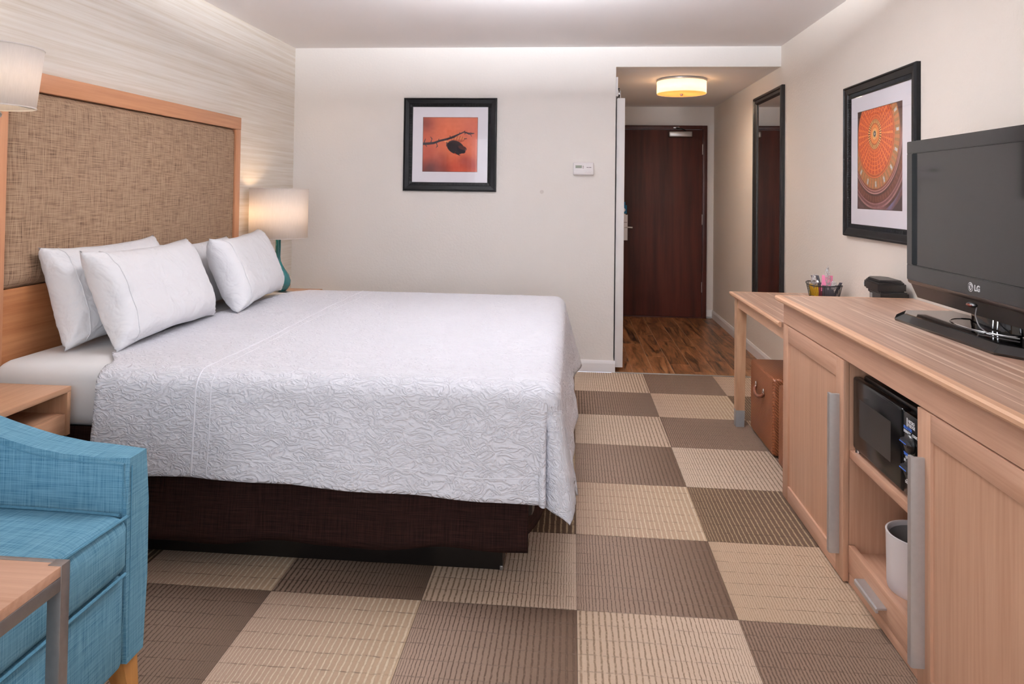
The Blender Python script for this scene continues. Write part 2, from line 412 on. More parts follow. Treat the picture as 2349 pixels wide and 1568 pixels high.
def box(bm, x0, x1, y0, y1, z0, z1, bev=0, seg=2):
    vs = [bm.verts.new(p) for p in ((x0, y0, z0), (x1, y0, z0), (x1, y1, z0), (x0, y1, z0), (x0, y0, z1), (x1, y0, z1), (x1, y1, z1), (x0, y1, z1))]
    fs = [bm.faces.new([vs[i] for i in f]) for f in ((0, 3, 2, 1), (4, 5, 6, 7), (0, 1, 5, 4), (1, 2, 6, 5), (2, 3, 7, 6), (3, 0, 4, 7))]
    if bev:
        es = set(e for f in fs for e in f.edges)
        bmesh.ops.bevel(bm, geom=list(es), offset=bev, segments=seg, affect='EDGES', profile=.5, clamp_overlap=True)
    return bm
def B(*a, **k): return box(NB(), *a, **k)
def prism(bm, pts, d, bev=0, seg=2):
    """polygon pts (3D list) swept by vector d"""
    d = Vector(d); n = len(pts)
    a = [bm.verts.new(p) for p in pts]; b = [bm.verts.new(Vector(p)+d) for p in pts]
    fs = [bm.faces.new(a[::-1]), bm.faces.new(b)]
    for i in range(n): fs.append(bm.faces.new([a[i], a[(i+1) % n], b[(i+1) % n], b[i]]))
    if bev:
        es = set(e for f in fs[:2] for e in f.edges)
        bmesh.ops.bevel(bm, geom=list(es), offset=bev, segments=seg, affect='EDGES', clamp_overlap=True)
    return bm
def lathe(bm, prof, c, n=32, axis='z', cap=True):
    """prof: list of (r, h)"""
    c = Vector(c); rings = []
    for r, h in prof:
        ring = []
        for k in range(n):
            t = 2*PI*k/n; p = (r*math.cos(t), r*math.sin(t), h)
            if axis == 'x': p = (p[2], p[0], p[1])
            elif axis == 'y': p = (p[0], p[2], p[1])
            ring.append(bm.verts.new(c+Vector(p)))
        rings.append(ring)
    for a, b in zip(rings, rings[1:]):
        for k in range(n): bm.faces.new([a[k], a[(k+1) % n], b[(k+1) % n], b[k]])
    if cap: bm.faces.new(rings[0][::-1]); bm.faces.new(rings[-1])
    return bm
def tube(bm, pts, r, n=8, closed=False, rads=None):
    pts = [Vector(p) for p in pts]; m = len(pts); rings = []; up = Vector((0, 0, 1))
    pn = None
    for i, p in enumerate(pts):
        if closed: d = pts[(i+1) % m]-pts[i-1]
        else: d = pts[min(i+1, m-1)]-pts[max(i-1, 0)]
        d.normalize()
        if pn is None:
            a = up if abs(d.dot(up)) < .9 else Vector((1, 0, 0)); nrm = d.cross(a).normalized()
        else:
            nrm = (pn-d*pn.dot(d)).normalized()
        pn = nrm; bn = d.cross(nrm); rr = rads[i] if rads else r
        rings.append([bm.verts.new(p+(nrm*math.cos(2*PI*k/n)+bn*math.sin(2*PI*k/n))*rr) for k in range(n)])
    for i in range(m if closed else m-1):
        a, b = rings[i], rings[(i+1) % m]
        for k in range(n): bm.faces.new([a[k], a[(k+1) % n], b[(k+1) % n], b[k]])
    if not closed: bm.faces.new(rings[0][::-1]); bm.faces.new(rings[-1])
    return bm
def grid_mesh(P, closed_u=False):
    """P[i][j] -> bmesh of quads"""
    bm = NB(); V = [[bm.verts.new(p) for p in row] for row in P]; m, n = len(V), len(V[0])
    for i in range(m if closed_u else m-1):
        for j in range(n-1): bm.faces.new([V[i][j], V[(i+1) % m][j], V[(i+1) % m][j+1], V[i][j+1]])
    return bm
def bez(p0, p1, p2, p3, n=12):
    out = []
    for i in range(n+1):
        t = i/n; out.append(Vector(p0)*(1-t)**3+3*Vector(p1)*t*(1-t)**2+3*Vector(p2)*t*t*(1-t)+Vector(p3)*t**3)
    return out
def text_obj(name, s, size, origin, right, up, mat, parent, extrude=.0004, bold=0.0, center=False):
    cu = bpy.data.curves.new('t', 'FONT'); cu.body = s; cu.size = size; cu.extrude = extrude; cu.offset = bold; cu.resolution_u = 3
    if center: cu.align_x = 'CENTER'
    to = bpy.data.objects.new('t', cu); COL.objects.link(to)
    dg = bpy.context.evaluated_depsgraph_get(); me = bpy.data.meshes.new_from_object(to.evaluated_get(dg))
    bpy.data.objects.remove(to); bpy.data.curves.remove(cu)
    r = Vector(right).normalized(); u = Vector(up).normalized(); nn = r.cross(u); o0 = rootloc(parent)
    mtx = Matrix(((r[0], u[0], nn[0], 0), (r[1], u[1], nn[1], 0), (r[2], u[2], nn[2], 0), (0, 0, 0, 1)))
    me.transform(Matrix.Translation(Vector(origin)-o0) @ mtx)
    me.materials.clear(); me.materials.append(M[mat]); me.name = name
    o = bpy.data.objects.new(name, me); COL.objects.link(o); o.parent = parent; o['_o'] = tuple(o0); return o
def nz(x, y, z, s): return mnoise.noise(Vector((x*s, y*s, z*s)))
def smooth(a, b, x):
    t = max(0.0, min(1.0, (x-a)/(b-a))); return t*t*(3-2*t)

# ---------------------------------------------------------------- room shell
XL, XR, YF, ZC, ZS, YD, XH, YN = -2.151, 1.5105, 5.302, 2.411, 2.261, 7.7555, .315, -1.15
# wall_far: main wall plus the strip over the hall opening
bm = NB(); box(bm, XL-.1, XH, YF, YF+.12, 0, ZC); box(bm, XH, XR+.1, YF, YF+.12, ZS, ZC)
wf = sobj('wall_far', bm, 'wall_far', smooth=False)
obj('paint_spot', lathe(NB(), [(.0145, 0), (.0145, .001)], (-.228, YF-.001, 1.323), 20, 'y'), 'patch', wf)
sobj('wall_left', B(XL-.1, XL, YN-.3, YF, 0, ZC), 'wallpaper', smooth=False)
sobj('wall_right', B(XR, XR+.1, YN-.3, YD+.1, 0, ZC), 'wall_right', smooth=False)
sobj('ceiling', B(XL-.1, XR+.1, YN-.3, YF+.02, ZC, ZC+.1), 'ceiling', smooth=False)
sobj('ceiling_hall', B(XH-.1, XR+.1, YF+.12, YD+.1, ZS, ZS+.1), 'ceiling', smooth=False)
sobj('wall_hall_left', B(XH-.12, XH, YF+.12, YD+.1, 0, ZS), 'wall_far', smooth=False)
bm = NB(); box(bm, XH-.1, .43, YD, YD+.1, 0, ZS); box(bm, 1.432, XR, YD, YD+.1, 0, ZS); box(bm, .43, 1.432, YD, YD+.1, 2.055, ZS)
sobj('wall_hall_far', bm, 'wall_far', smooth=False)
# near wall with a wide window behind the camera
wx0, wx1, wz0, wz1 = -1.75, 1.2, .55, 2.25
bm = NB(); box(bm, XL, wx0, YN-.12, YN, 0, ZC); box(bm, wx1, XR, YN-.12, YN, 0, ZC); box(bm, wx0, wx1, YN-.12, YN, 0, wz0); box(bm, wx0, wx1, YN-.12, YN, wz1, ZC)
sobj('wall_near', bm, 'wall_far', smooth=False)
w1 = struct('window_1')
for a in ((wx0, wx1, wz0, wz0+.05), (wx0, wx1, wz1-.05, wz1), (wx0, wx0+.05, wz0+.05, wz1-.05), (wx1-.05, wx1, wz0+.05, wz1-.05), (-.30, -.25, wz0+.05, wz1-.05)):
    obj('window_frame', B(a[0], a[1], YN-.09, YN-.03, a[2], a[3]), 'white_paint', w1)
obj('pane', B(wx0+.05, -.30, YN-.065, YN-.06, wz0+.05, wz1-.05), 'glass', w1); obj('pane', B(-.25, wx1-.05, YN-.065, YN-.06, wz0+.05, wz1-.05), 'glass', w1)
for sx, lab in ((-1.93, 'navy curtain drawn open at the headboard side of the window'), (1.33, 'navy curtain drawn open at the television side of the window')):
    P = []
    for i in range(41):
        x = sx-.17+.34*i/40
        P.append([(x, YN+.07+.035*math.sin(i*1.1), z) for z in (.03, .8, 1.6, 2.34)])
    o = obj('curtain', grid_mesh(P), 'curtain'); tag(o, lab, 'curtain', 'window curtains')
    sm = o.modifiers.new('thick', 'SOLIDIFY'); sm.thickness = .006
bp0 = thing('fill_pendant', 'added fill light bowl hung from the ceiling out of view', 'ceiling lamp', (PEND[0], PEND[1], ZC))
obj('canopy', lathe(NB(), [(.06, -.001), (.062, -.01), (.03, -.03)], (PEND[0], PEND[1], ZC), 28), 'brushed', bp0)
bm = lathe(NB(), [(.004, 0), (.10, .008), (.18, .03), (.225, .058), (.235, .068)], PEND, 48, cap=False)
bmesh.ops.rotate(bm, cent=PEND, matrix=Vector((0, 0, 1)).rotation_difference(PDIR).to_matrix(), verts=bm.verts[:])
o = obj('bowl', bm, 'fill_bowl', bp0, ang=80); md = o.modifiers.new('t', 'SOLIDIFY'); md.thickness = .004
for k in range(3):
    an = 2*PI*k/3; obj('rod', tube(NB(), [(PEND[0]+.02*math.cos(an), PEND[1]+.02*math.sin(an), ZC-.03), tuple(Vector(PEND)+Vector((0, 0, 1)).rotation_difference(PDIR) @ Vector((.232*math.cos(an), .232*math.sin(an), .068)))], .003, 6), 'brushed', bp0)

# baseboards
def bb_profile(z=.085): return [(0, 0), (.013, 0), (.013, z-.022), (.010, z-.012), (.005, z), (0, z)]
def baseboard(name, p0, p1, nrm):
    p0, p1, n = Vector(p0), Vector(p1), Vector(nrm)
    return sobj(name, prism(NB(), [p0+n*a+Vector((0, 0, b)) for a, b in bb_profile()], p1-p0), 'white_paint', smooth=False)
baseboard('baseboard_far', (XL, YF, 0), (XH+.013, YF, 0), (0, -1, 0))
baseboard('baseboard_left', (XL, YN, 0), (XL, YF, 0), (1, 0, 0))
baseboard('baseboard_right', (XR, YN, 0), (XR, YD, 0), (-1, 0, 0))
baseboard('baseboard_hall_left', (XH, YF, 0), (XH, YD, 0), (1, 0, 0))
baseboard('baseboard_hall_far', (1.434, YD, 0), (XR, YD, 0), (0, -1, 0))
baseboard('baseboard_near', (XL, YN, 0), (XR, YN, 0), (0, 1, 0))

# carpet floor, one object for each tile
fl = sobj('floor', B(XL, XR, YN, YF-.005, -.06, -.008), 'underlay', smooth=False)
GX, GY, TS = .0292, 4.7811, .5
TYPE = {(0, -1): 'L1', (0, 0): 'D2f', (0, 1): 'L1', (0, 2): 'D2', (0, 3): 'L2', (0, 4): 'D2', (0, 5): 'L1f', (1, -1): 'D3', (1, 0): 'L2', (1, 1): 'D3', (1, 2): 'L1',
        (1, 3): 'D1', (1, 4): 'L3', (1, 5): 'D3', (-1, 3): 'D1', (-1, 4): 'L1f', (-1, 5): 'D2', (-2, 4): 'D2f', (-2, 5): 'L2', (-3, 4): 'L2', (-3, 5): 'D2f', (-1, 2): 'L2', (-1, 1): 'D3',
        (2, -1): 'L2', (2, 0): 'D1', (0, 6): 'D2', (1, 6): 'L2', (-1, 6): 'L1'}
tiles = {}
for i in range(-5, 4):
    for j in range(-2, 12):
        x0, x1 = GX+i*TS, GX+(i+1)*TS; y1, y0 = GY-j*TS, GY-(j+1)*TS
        cx, cy = (x0+x1)/2, (y0+y1)/2
        ax0, ax1, ay0, ay1 = max(x0, XL), min(x1, XR), max(y0, YN), min(y1, YF-.012)
        if ax1-ax0 < .01 or ay1-ay0 < .01: continue
        k = TYPE.get((i, j))
        if k is None: k = random.choice(('L1', 'L2', 'L1f', 'L2f')) if (i+j) % 2 else random.choice(('D1', 'D2', 'D3', 'D2f'))
        key = (round(ax0-cx, 3), round(ax1-cx, 3), round(ay0-cy, 3), round(ay1-cy, 3), k)
        if key not in tiles:
            b_ = NB(); e = .0006
            box(b_, ax0-cx+e, ax1-cx-e, ay0-cy+e, ay1-cy-e, -.008, 0)
            me = bpy.data.meshes.new('carpet_tile'); b_.to_mesh(me); b_.free(); me.materials.append(CARP[k]); tiles[key] = me
        o = bpy.data.objects.new('carpet_tile', tiles[key]); o.location = (cx, cy, 0); COL.objects.link(o); o.parent = fl
# hall floor of wood-look planks
fh = sobj('floor_hall', B(XH, XR, YF-.005, YD+.05, -.06, -.004), 'grout', smooth=False)
PW, PL = .153, .88
offs = [5.655, 5.45, 5.85, 5.62, 5.40, 5.76, 5.52, 5.93]
pk = {}
for c in range(8):
    x0 = XH-.007+c*PW; x1 = min(x0+PW, XR)
    if x1-x0 < .02: continue
    y = offs[c]-PL; n = 0
    while y < YD+.04:
        ya, yb = max(y, YF+.004), min(y+PL, YD+.04)
        if yb-ya > .03:
            w_, l_ = x1-x0-.0045, yb-ya-.0045
            mk = random.randrange(3); key = (round(w_, 3), round(l_, 3), mk)
            if key not in pk:
                b_ = NB(); box(b_, -w_/2, w_/2, -l_/2, l_/2, -.006, 0, bev=.0008, seg=1)
                me = bpy.data.meshes.new('floor_plank'); b_.to_mesh(me); b_.free(); me.materials.append(PLANK[mk]); pk[key] = me
            o = bpy.data.objects.new('floor_plank', pk[key]); o.location = ((x0+x1)/2, (ya+yb)/2, 0); COL.objects.link(o); o.parent = fh
        y += PL
sobj('trim_1', B(XH, XR-.014, YF-.012, YF+.004, -.004, .003, bev=.001), 'metal_strip')

# ---------------------------------------------------------------- entry door (door_1) and sliding door (door_2)
d1 = struct('door_1')
for a in ((.43, .478, 0, 2.0555), (1.387, 1.432, 0, 2.0555), (.478, 1.387, 2.013, 2.0555)):
    obj('door_frame', B(a[0], a[1], YD-.055, YD+.06, a[2], a[3], bev=.003), 'mahogany_frame', d1)
slab = obj('door_slab', B(.481, 1.384, YD-.04, YD+.005, .012, 2.010, bev=.002), 'mahogany', d1)
obj('door_gap_block', B(.478, 1.387, YD-.05, YD+.06, -.002, .0115, bev=.002), 'mahogany_frame', d1)  # added strip, blocks outside light leaking in under the slab
yq = YD-.04
cb = obj('closer_body', B(1.024, 1.268, yq-.055, yq, 1.930, 1.990, bev=.006), 'nickel_dark', d1)
obj('closer_cover', B(1.034, 1.258, yq-.058, yq-.054, 1.936, 1.984, bev=.002), 'brushed', cb)
obj('closer_arm', tube(NB(), [(1.20, yq-.03, 1.995), (1.15, yq-.10, 2.012), (1.10, yq-.02, 2.03)], .007), 'plastic_black', d1)
obj('closer_bracket', B(1.07, 1.135, yq-.03, yq-.008, 2.022, 2.040, bev=.004), 'brushed', d1)
for z in (1.80, 1.05, .33):
    obj('hinge', tube(NB(), [(1.3855, yq-.004, z-.055), (1.3855, yq-.004, z+.055)], .006), 'brushed', d1)
h = obj('lever_handle', tube(NB(), [(.55, yq, .956), (.55, yq-.05, .956), (.56, yq-.058, .956), (.60, yq-.06, .957), (.645, yq-.06, .955)], .009, 10), 'brushed', d1)
obj('lock_plate', B(.525, .575, yq-.006, yq, .88, 1.10, bev=.003), 'brushed', h)
tg = thing('door_hanger', 'white paper hanger on the lever handle of the dark entry door', 'door hanger', (.57, yq-.02, .82))
obj('card', B(.515, .592, yq-.066, yq-.0645, .819, 1.092), 'paper', tg)
obj('print_line', B(.55, .586, yq-.0668, yq-.066, 1.008, 1.013), 'ink_grey', tg)
tb = thing('safety_card', 'blue stepped notice card above the hanger on the entry door', 'notice', (.55, yq-.004, 1.10))
obj('card', prism(NB(), [(.45, yq-.002, 1.102), (.588, yq-.002, 1.102), (.588, yq-.002, 1.192), (.572, yq-.002, 1.192), (.572, yq-.002, 1.228), (.45, yq-.002, 1.228)], (0, -.002, 0)), 'tag_blue', tb)
obj('emblem', lathe(NB(), [(.02, 0), (.02, .0008)], (.553, yq-.0052, 1.142), 16, 'y'), 'paper', tb)
tag(obj('door_stop', tube(NB(), bez((1.437, YD-.02, .012), (1.455, YD-.08, .02), (1.475, YD-.08, .02), (1.49, YD-.02, .012)), .003, 6), 'cable_grey'), 'thin bent wire door stop on the floor beside the entry door', 'door stop')

d2 = struct('door_2')
obj('door_slab', B(.330, .386, 5.335, 6.35, .028, 2.033, bev=.003), 'white_door', d2)
obj('edge_strip', B(.327, .3325, 5.337, 6.34, .03, 2.03, bev=.001), 'white_paint', d2)
for y in (5.42, 6.2):
    rl = obj('roller', lathe(NB(), [(.022, 0), (.026, .004), (.026, .010), (.022, .014)], (.338, y, 2.078), 20, 'x'), 'chrome', d2)
    obj('hanger_strap', B(.352, .358, y-.02, y+.02, 2.03, 2.10, bev=.002), 'brushed', rl)
    obj('roller_bracket', B(.333, .350, y-.045, y+.02, 2.034, 2.046, bev=.001), 'plastic_black', rl)
    obj('roller_guard', B(.336, .348, y-.03, y+.01, 2.108, 2.116, bev=.001), 'plastic_black', rl)
sobj('trim_2', B(XH, XH+.017, 5.325, 7.3, 2.045, 2.19, bev=.003), 'white_paint')
sobj('trim_3', B(XH+.017, XH+.023, 5.345, 7.3, 2.052, 2.062, bev=.001), 'brushed')

# ---------------------------------------------------------------- hall ceiling lamp
hl = thing('flush_ceiling_lamp', 'lit drum flush lamp with nickel ring on the hall ceiling', 'ceiling lamp', (.885, 5.9, ZS))
obj('ceiling_pan', lathe(NB(), [(.195, -.0005), (.203, -.006), (.203, -.016), (.197, -.020)], (.885, 5.9, ZS), 48), 'brushed', hl)
bm = lathe(NB(), [(.1995, -.020), (.1995, -.118)], (.885, 5.9, ZS), 64, cap=False)
sh = obj('shade', bm, 'hall_shade', hl); md = sh.modifiers.new('t', 'SOLIDIFY'); md.thickness = .003; md.offset = -1
obj('diffuser', lathe(NB(), [(.1975, -.113), (.1975, -.117)], (.885, 5.9, ZS), 64), 'hall_diffuser', hl)
obj('finial', lathe(NB(), [(.012, -.117), (.013, -.121), (.011, -.131), (.006, -.134)], (.885, 5.9, ZS), 20), 'brushed', hl)
for s in (-1, 1):
    obj('bulb', lathe(NB(), [(.004, 0), (.016, .006), (.024, .022), (.02, .04), (.008, .052)], (.885+s*.085, 5.9, ZS-.085), 16), 'bulb', hl)
def point(name, loc, power, col, r=.03):
    ld = bpy.data.lights.new(name, 'POINT'); ld.energy = power; ld.color = col; ld.shadow_soft_size = r
    o = bpy.data.objects.new(name, ld); o.location = loc; COL.objects.link(o); return o
WARM = (1.0, .66, .34)
for s in (-1, 1): point('hall_bulb_light', (.885+s*.085, 5.9, ZS-.07), 60.0, (1, .82, .62), .025)
hd_ = area_light('hall_lamp_light', (.885, 5.9, ZS-.140), (0, 0, 0), .36, .36, 5.5, (1, .84, .66)); hd_.data.shape = 'DISK'

# ---------------------------------------------------------------- pictures
def frame_rails(root, o, ux, uz, n, w, h, fw, names='frame_rail'):
    """o: lower-left outer corner at the wall, ux right, uz up, n out of the wall"""
    o, ux, uz, n = map(Vector, (o, ux, uz, n))
    prof = [(0, 0), (0, .018), (.004, .026), (.010, .027), (.014, .022), (fw*.62, .017), (fw*.68, .012), (fw*.9, .008), (fw, .008), (fw, 0)]
    cs = [(0, 0), (w, 0), (w, h), (0, h)]; ins = [(1, 1), (-1, 1), (-1, -1), (1, -1)]
    for k in range(4):
        a, b = k, (k+1) % 4; P = []
        for q, hh in prof:
            pa = o+ux*(cs[a][0]+ins[a][0]*q)+uz*(cs[a][1]+ins[a][1]*q)+n*hh
            pb = o+ux*(cs[b][0]+ins[b][0]*q)+uz*(cs[b][1]+ins[b][1]*q)+n*hh
            P.append((pa, pb))
        bm = NB(); va = [bm.verts.new(p[0]) for p in P]; vb = [bm.verts.new(p[1]) for p in P]
        m = len(P)
        for i in range(m): bm.faces.new([va[i], va[(i+1) % m], vb[(i+1) % m], vb[i]])
        bm.faces.new(va[::-1]); bm.faces.new(vb)
        rail = obj(names, bm, 'frame_black', root, ang=25)
        # fluting along the inner slope of the rail
        L = (w if k % 2 == 0 else h); dvec = ux if k % 2 == 0 else uz
        inv = {0: uz, 1: -ux, 2: -uz, 3: ux}[k]; st = o+ux*cs[k][0]+uz*cs[k][1]
        dd = {0: ux, 1: uz, 2: -ux, 3: -uz}[k]
        fb = NB(); p = fw*1.05
        while p < L-fw*1.05:
            c0 = st+dd*p+inv*(fw*.66)+n*.0125; c1 = st+dd*p+inv*(fw*.90)+n*.0085
            tube(fb, [c0, c1], .0032, 5); p += .0105
        obj('fluting', fb, 'frame_black', rail)
def print_mesh(name, root, o, ux, uz, w, h, img):
    """img: rows x cols x 3 sRGB 0-255, row 0 at the top"""
    n0, m0 = img.shape[:2]; o, ux, uz = map(Vector, (o, ux, uz)); o0 = rootloc(root)
    us = (np.arange(m0)/(m0-1))*w; vs_ = (1-np.arange(n0)/(n0-1))*h
    U, V = np.meshgrid(us, vs_); base = np.array(o-o0)
    co = base+U[..., None]*np.array(ux)+V[..., None]*np.array(uz)
    idx = np.arange(n0*m0).reshape(n0, m0)
    q = np.stack([idx[1:, :-1], idx[1:, 1:], idx[:-1, 1:], idx[:-1, :-1]], -1).reshape(-1, 4)
    me = bpy.data.meshes.new(name); me.vertices.add(n0*m0); me.vertices.foreach_set('co', co.reshape(-1).astype(np.float32))
    nq = len(q); me.loops.add(nq*4); me.loops.foreach_set('vertex_index', q.reshape(-1).astype(np.int32))
    me.polygons.add(nq); me.polygons.foreach_set('loop_start', (np.arange(nq)*4).astype(np.int32)); me.update(calc_edges=True)
    c = img/255.0; lin = np.where(c <= .04045, c/12.92, ((c+.055)/1.055)**2.4)
    rgba = np.ones((n0*m0, 4), np.float32); rgba[:, :3] = lin.reshape(-1, 3)
    at = me.color_attributes.new('ink', 'FLOAT_COLOR', 'POINT'); at.data.foreach_set('color', rgba.reshape(-1))
    me.materials.append(M['print']); ob = bpy.data.objects.new(name, me); COL.objects.link(ob); ob.parent = root; return ob
def vnoise(shape, cells, seed):
    rs = np.random.RandomState(seed); g = rs.rand(cells+2, cells+2)
    y = np.linspace(0, cells, shape[0]); x = np.linspace(0, cells, shape[1])
    yi, xi = y.astype(int), x.astype(int); fy, fx = (y-yi), (x-xi); fy = (fy*fy*(3-2*fy))[:, None]; fx = (fx*fx*(3-2*fx))[None, :]
    g00, g01, g10, g11 = g[np.ix_(yi, xi)], g[np.ix_(yi, xi+1)], g[np.ix_(yi+1, xi)], g[np.ix_(yi+1, xi+1)]
    return (g00*(1-fx)+g01*fx)*(1-fy)+(g10*(1-fx)+g11*fx)*fy
def blend(img, mask, col): img[:] = img*(1-mask[..., None])+np.array(col, float)*mask[..., None]
def branch_img(n=220):
    y, x = np.mgrid[0:n, 0:n]/(n-1.0)
    img = np.zeros((n, n, 3))+np.array([222, 116, 84.])
    blend(img, np.clip(1-x*2.2, 0, 1)*.35, (178, 74, 60)); blend(img, np.clip((y-.62)*2.2, 0, .6), (216, 92, 58))
    for cx, cy, r, c, s in ((.05, .12, .16, (140, 66, 60), .8), (.15, .96, .22, (92, 44, 48), .95), (.36, .99, .16, (128, 56, 52), .8), (.35, .75, .10, (164, 78, 66), .7), (.77, .80, .11, (158, 76, 72), .75), (.90, .88, .14, (164, 66, 58), .7), (.62, .93, .16, (190, 72, 56), .5), (.55, .30, .3, (232, 128, 92), .5), (.9, .25, .25, (206, 112, 96), .6), (.10, .62, .16, (186, 84, 70), .6)):
        blend(img, s*np.exp(-((x-cx)**2+(y-cy)**2)/(r*r)), c)
    img += (vnoise((n, n), 24, 3)[..., None]-.5)*8
    aa = 1.3/n
    def cap(p, q, r0, r1, col):
        px, py = q[0]-p[0], q[1]-p[1]; L = px*px+py*py+1e-9; t = np.clip(((x-p[0])*px+(y-p[1])*py)/L, 0, 1)
        d = np.hypot(x-p[0]-t*px, y-p[1]-t*py)-(r0+(r1-r0)*t); blend(img, np.clip(.5-d/aa, 0, 1), col)
    def ell(cx, cy, a, b, rot, col, s=1):
        c, sn = math.cos(rot), math.sin(rot); X = (x-cx)*c+(y-cy)*sn; Y = -(x-cx)*sn+(y-cy)*c
        d = (np.sqrt((X/a)**2+(Y/b)**2)-1)*min(a, b); m = np.clip(.5-d/aa, 0, 1)*s; blend(img, m, col); return X/a, Y/b, m
    BL = (62, 52, 62)
    pts = [(0, .49), (.10, .485), (.20, .475), (.32, .43), (.45, .40), (.55, .365), (.64, .32), (.75, .27)]; rad = [.022, .022, .020, .017, .018, .02, .013, .009]
    # open pod halves
    X, Y, m = ell(.64, .40, .125, .062, .02, (196, 104, 70)); blend(img, m*np.clip(np.sin((x*60+y*20)*2.2), 0, 1)*.6, (238, 176, 128)); blend(img, m*np.clip(Y*1.4, 0, .6), (150, 60, 46))
    X, Y, m = ell(.60, .55, .165, .115, .45, (48, 38, 42)); blend(img, m*np.clip(-Y-.2, 0, .5), (84, 60, 60))
    ell(.70, .60, .085, .050, .5, (40, 28, 36)); ell(.72, .555, .075, .035, .3, (96, 52, 48)); ell(.60, .655, .018, .03, -.6, (206, 70, 40)); ell(.62, .66, .07, .012, .55, (40, 28, 34))
    ell(.43, .445, .045, .014, .25, (236, 158, 110))
    for p, q, r0, r1 in zip(pts, pts[1:], rad, rad[1:]): cap(p, q, r0, r1, BL)
    cap((.75, .27), (.84, .30), .010, .014, BL); cap((.84, .30), (.93, .295), .018, .006, BL); cap((.86, .30), (.885, .35), .006, .004, BL); cap((.86, .305), (.875, .275), .006, .004, (120, 74, 76))
    for p, q in (((.15, .46), (.17, .40)), ((.17, .40), (.145, .365)), ((.25, .47), (.27, .53)), ((.27, .53), (.25, .555)), ((.03, .46), (.05, .40)), ((.05, .50), (.075, .54)), ((.29, .43), (.295, .40)), ((.67, .31), (.67, .28)), ((.75, .27), (.765, .25)), ((.77, .28), (.765, .31)), ((.44, .46), (.435, .53)), ((.50, .37), (.495, .34)), ((.76, .395), (.80, .39)), ((.75, .605), (.79, .60)), ((.77, .55), (.80, .585))):
        cap(p, q, .008, .005, BL)
    e = np.minimum(np.minimum(x, 1-x), np.minimum(y, 1-y)); blend(img, np.clip((.012-e)/.006, 0, 1)*.8, (70, 60, 60))
    return np.clip(img, 0, 255)
def dome_img(n=280):
    y, x = np.mgrid[0:n, 0:n]/(n-1.0)
    img = np.zeros((n, n, 3))+np.array([70, 46, 52.])
    cx, cy = .41, .255                                            # oculus centre; the rings slip a little as they widen
    r = np.zeros_like(x)
    for _ in range(6): r = np.hypot(x-cx-.02*r, (y-cy-.03*r))
    th = np.arctan2(y-cy-.03*r, x-cx-.02*r)
    def band(a, b, col, s=1.0):
        m = np.clip((r-a)/.006+.5, 0, 1)*np.clip((b-r)/.006+.5, 0, 1)*s; blend(img, m, col); return m
    for a, b, c in ((.80, 1.4, (66, 46, 54)), (.745, .80, (112, 74, 76)), (.715, .745, (84, 50, 48)), (.695, .715, (168, 122, 122)), (.675, .695, (122, 78, 78)), (.66, .675, (160, 112, 112)), (.59, .66, (104, 56, 48)), (.575, .59, (78, 42, 46)), (.562, .575, (196, 146, 142)), (.55, .562, (128, 78, 78)), (.538, .55, (190, 136, 130)), (.525, .538, (142, 70, 52))):
        band(a, b, c)
    m = band(.60, .65, (108, 58, 48)); blend(img, m*np.clip(np.sin(th*70)*1.5, 0, .5), (142, 88, 70))
    m = band(.425, .525, (198, 128, 82)); blend(img, m*np.clip(np.sin(th*48)*2, 0, .6), (150, 120, 78))
    w = np.clip((np.cos((th+.04)*16)-.84)*14, 0, 1); mm = np.clip((r-.448)/.008, 0, 1)*np.clip((.512-r)/.008, 0, 1)
    blend(img, mm*w, (226, 232, 240)); blend(img, mm*w*(np.abs(((r*75) % 1)-.5) < .14), (120, 110, 90))
    band(.392, .425, (208, 100, 52)); band(.402, .408, (150, 62, 36)); band(.414, .418, (236, 140, 84))
    m = band(.155, .392, (228, 118, 60))
    k = 6; rr = np.clip((r-.160)/(.390-.160), 0, .9999)**.9*k; ri = np.floor(rr); rf = rr-ri
    NA = 32; tt = (th/(2*PI)+.5)*NA; tf = tt % 1.0
    c1 = (np.abs(rf-.5) < .33) & (np.abs(tf-.5) < .32); c2 = (np.abs(rf-.5) < .15) & (np.abs(tf-.5) < .15)
    blend(img, m*c1*.92, (186, 58, 38)); blend(img, m*c2*.8, (214, 96, 62))
    blend(img, m*(np.abs((tt % 4.0)-0.0) < .10), (240, 150, 88))
    m = band(.105, .155, (244, 190, 120)); blend(img, m*np.clip(np.sin(th*34)*3, 0, 1), (84, 48, 32)); band(.148, .157, (214, 92, 48))
    band(.098, .107, (206, 84, 44)); band(.06, .098, (238, 144, 78)); band(.038, .06, (246, 180, 112)); band(.0, .038, (236, 206, 150))
    m = band(0, .028, (60, 56, 70)); star = np.cos(th*5+.3)*.008+.013; blend(img, np.clip((star-r)/.004, 0, 1), (238, 232, 220))
    # dark masonry in the upper corners, marble below
    blend(img, np.clip((.20-x-.45*y)*16, 0, 1)*np.clip((r-.405)/.01, 0, 1), (74, 46, 42)); blend(img, np.clip(((x-.80)+(.14-y)*1.1)*9, 0, 1)*np.clip((r-.53)/.01, 0, 1), (84, 56, 56))
    blend(img, np.clip((x+y-1.62)*14, 0, 1)*np.clip((1.80-x-y)*12, 0, 1)*(r > .745), (112, 116, 160)); blend(img, np.clip((y-x-.66)*9, 0, 1)*.6*(r > .72), (92, 70, 72)); blend(img, np.clip((y-.93)*20, 0, 1)*np.clip(1-np.abs(x-.55)*4, 0, 1), (146, 98, 100))
    img += (vnoise((n, n), 60, 5)[..., None]-.5)*14
    e = np.minimum(np.minimum(x, 1-x), np.minimum(y, 1-y)); blend(img, np.clip((.010-e)/.005, 0, 1)*.8, (60, 52, 50))
    return np.clip(img, 0, 255)
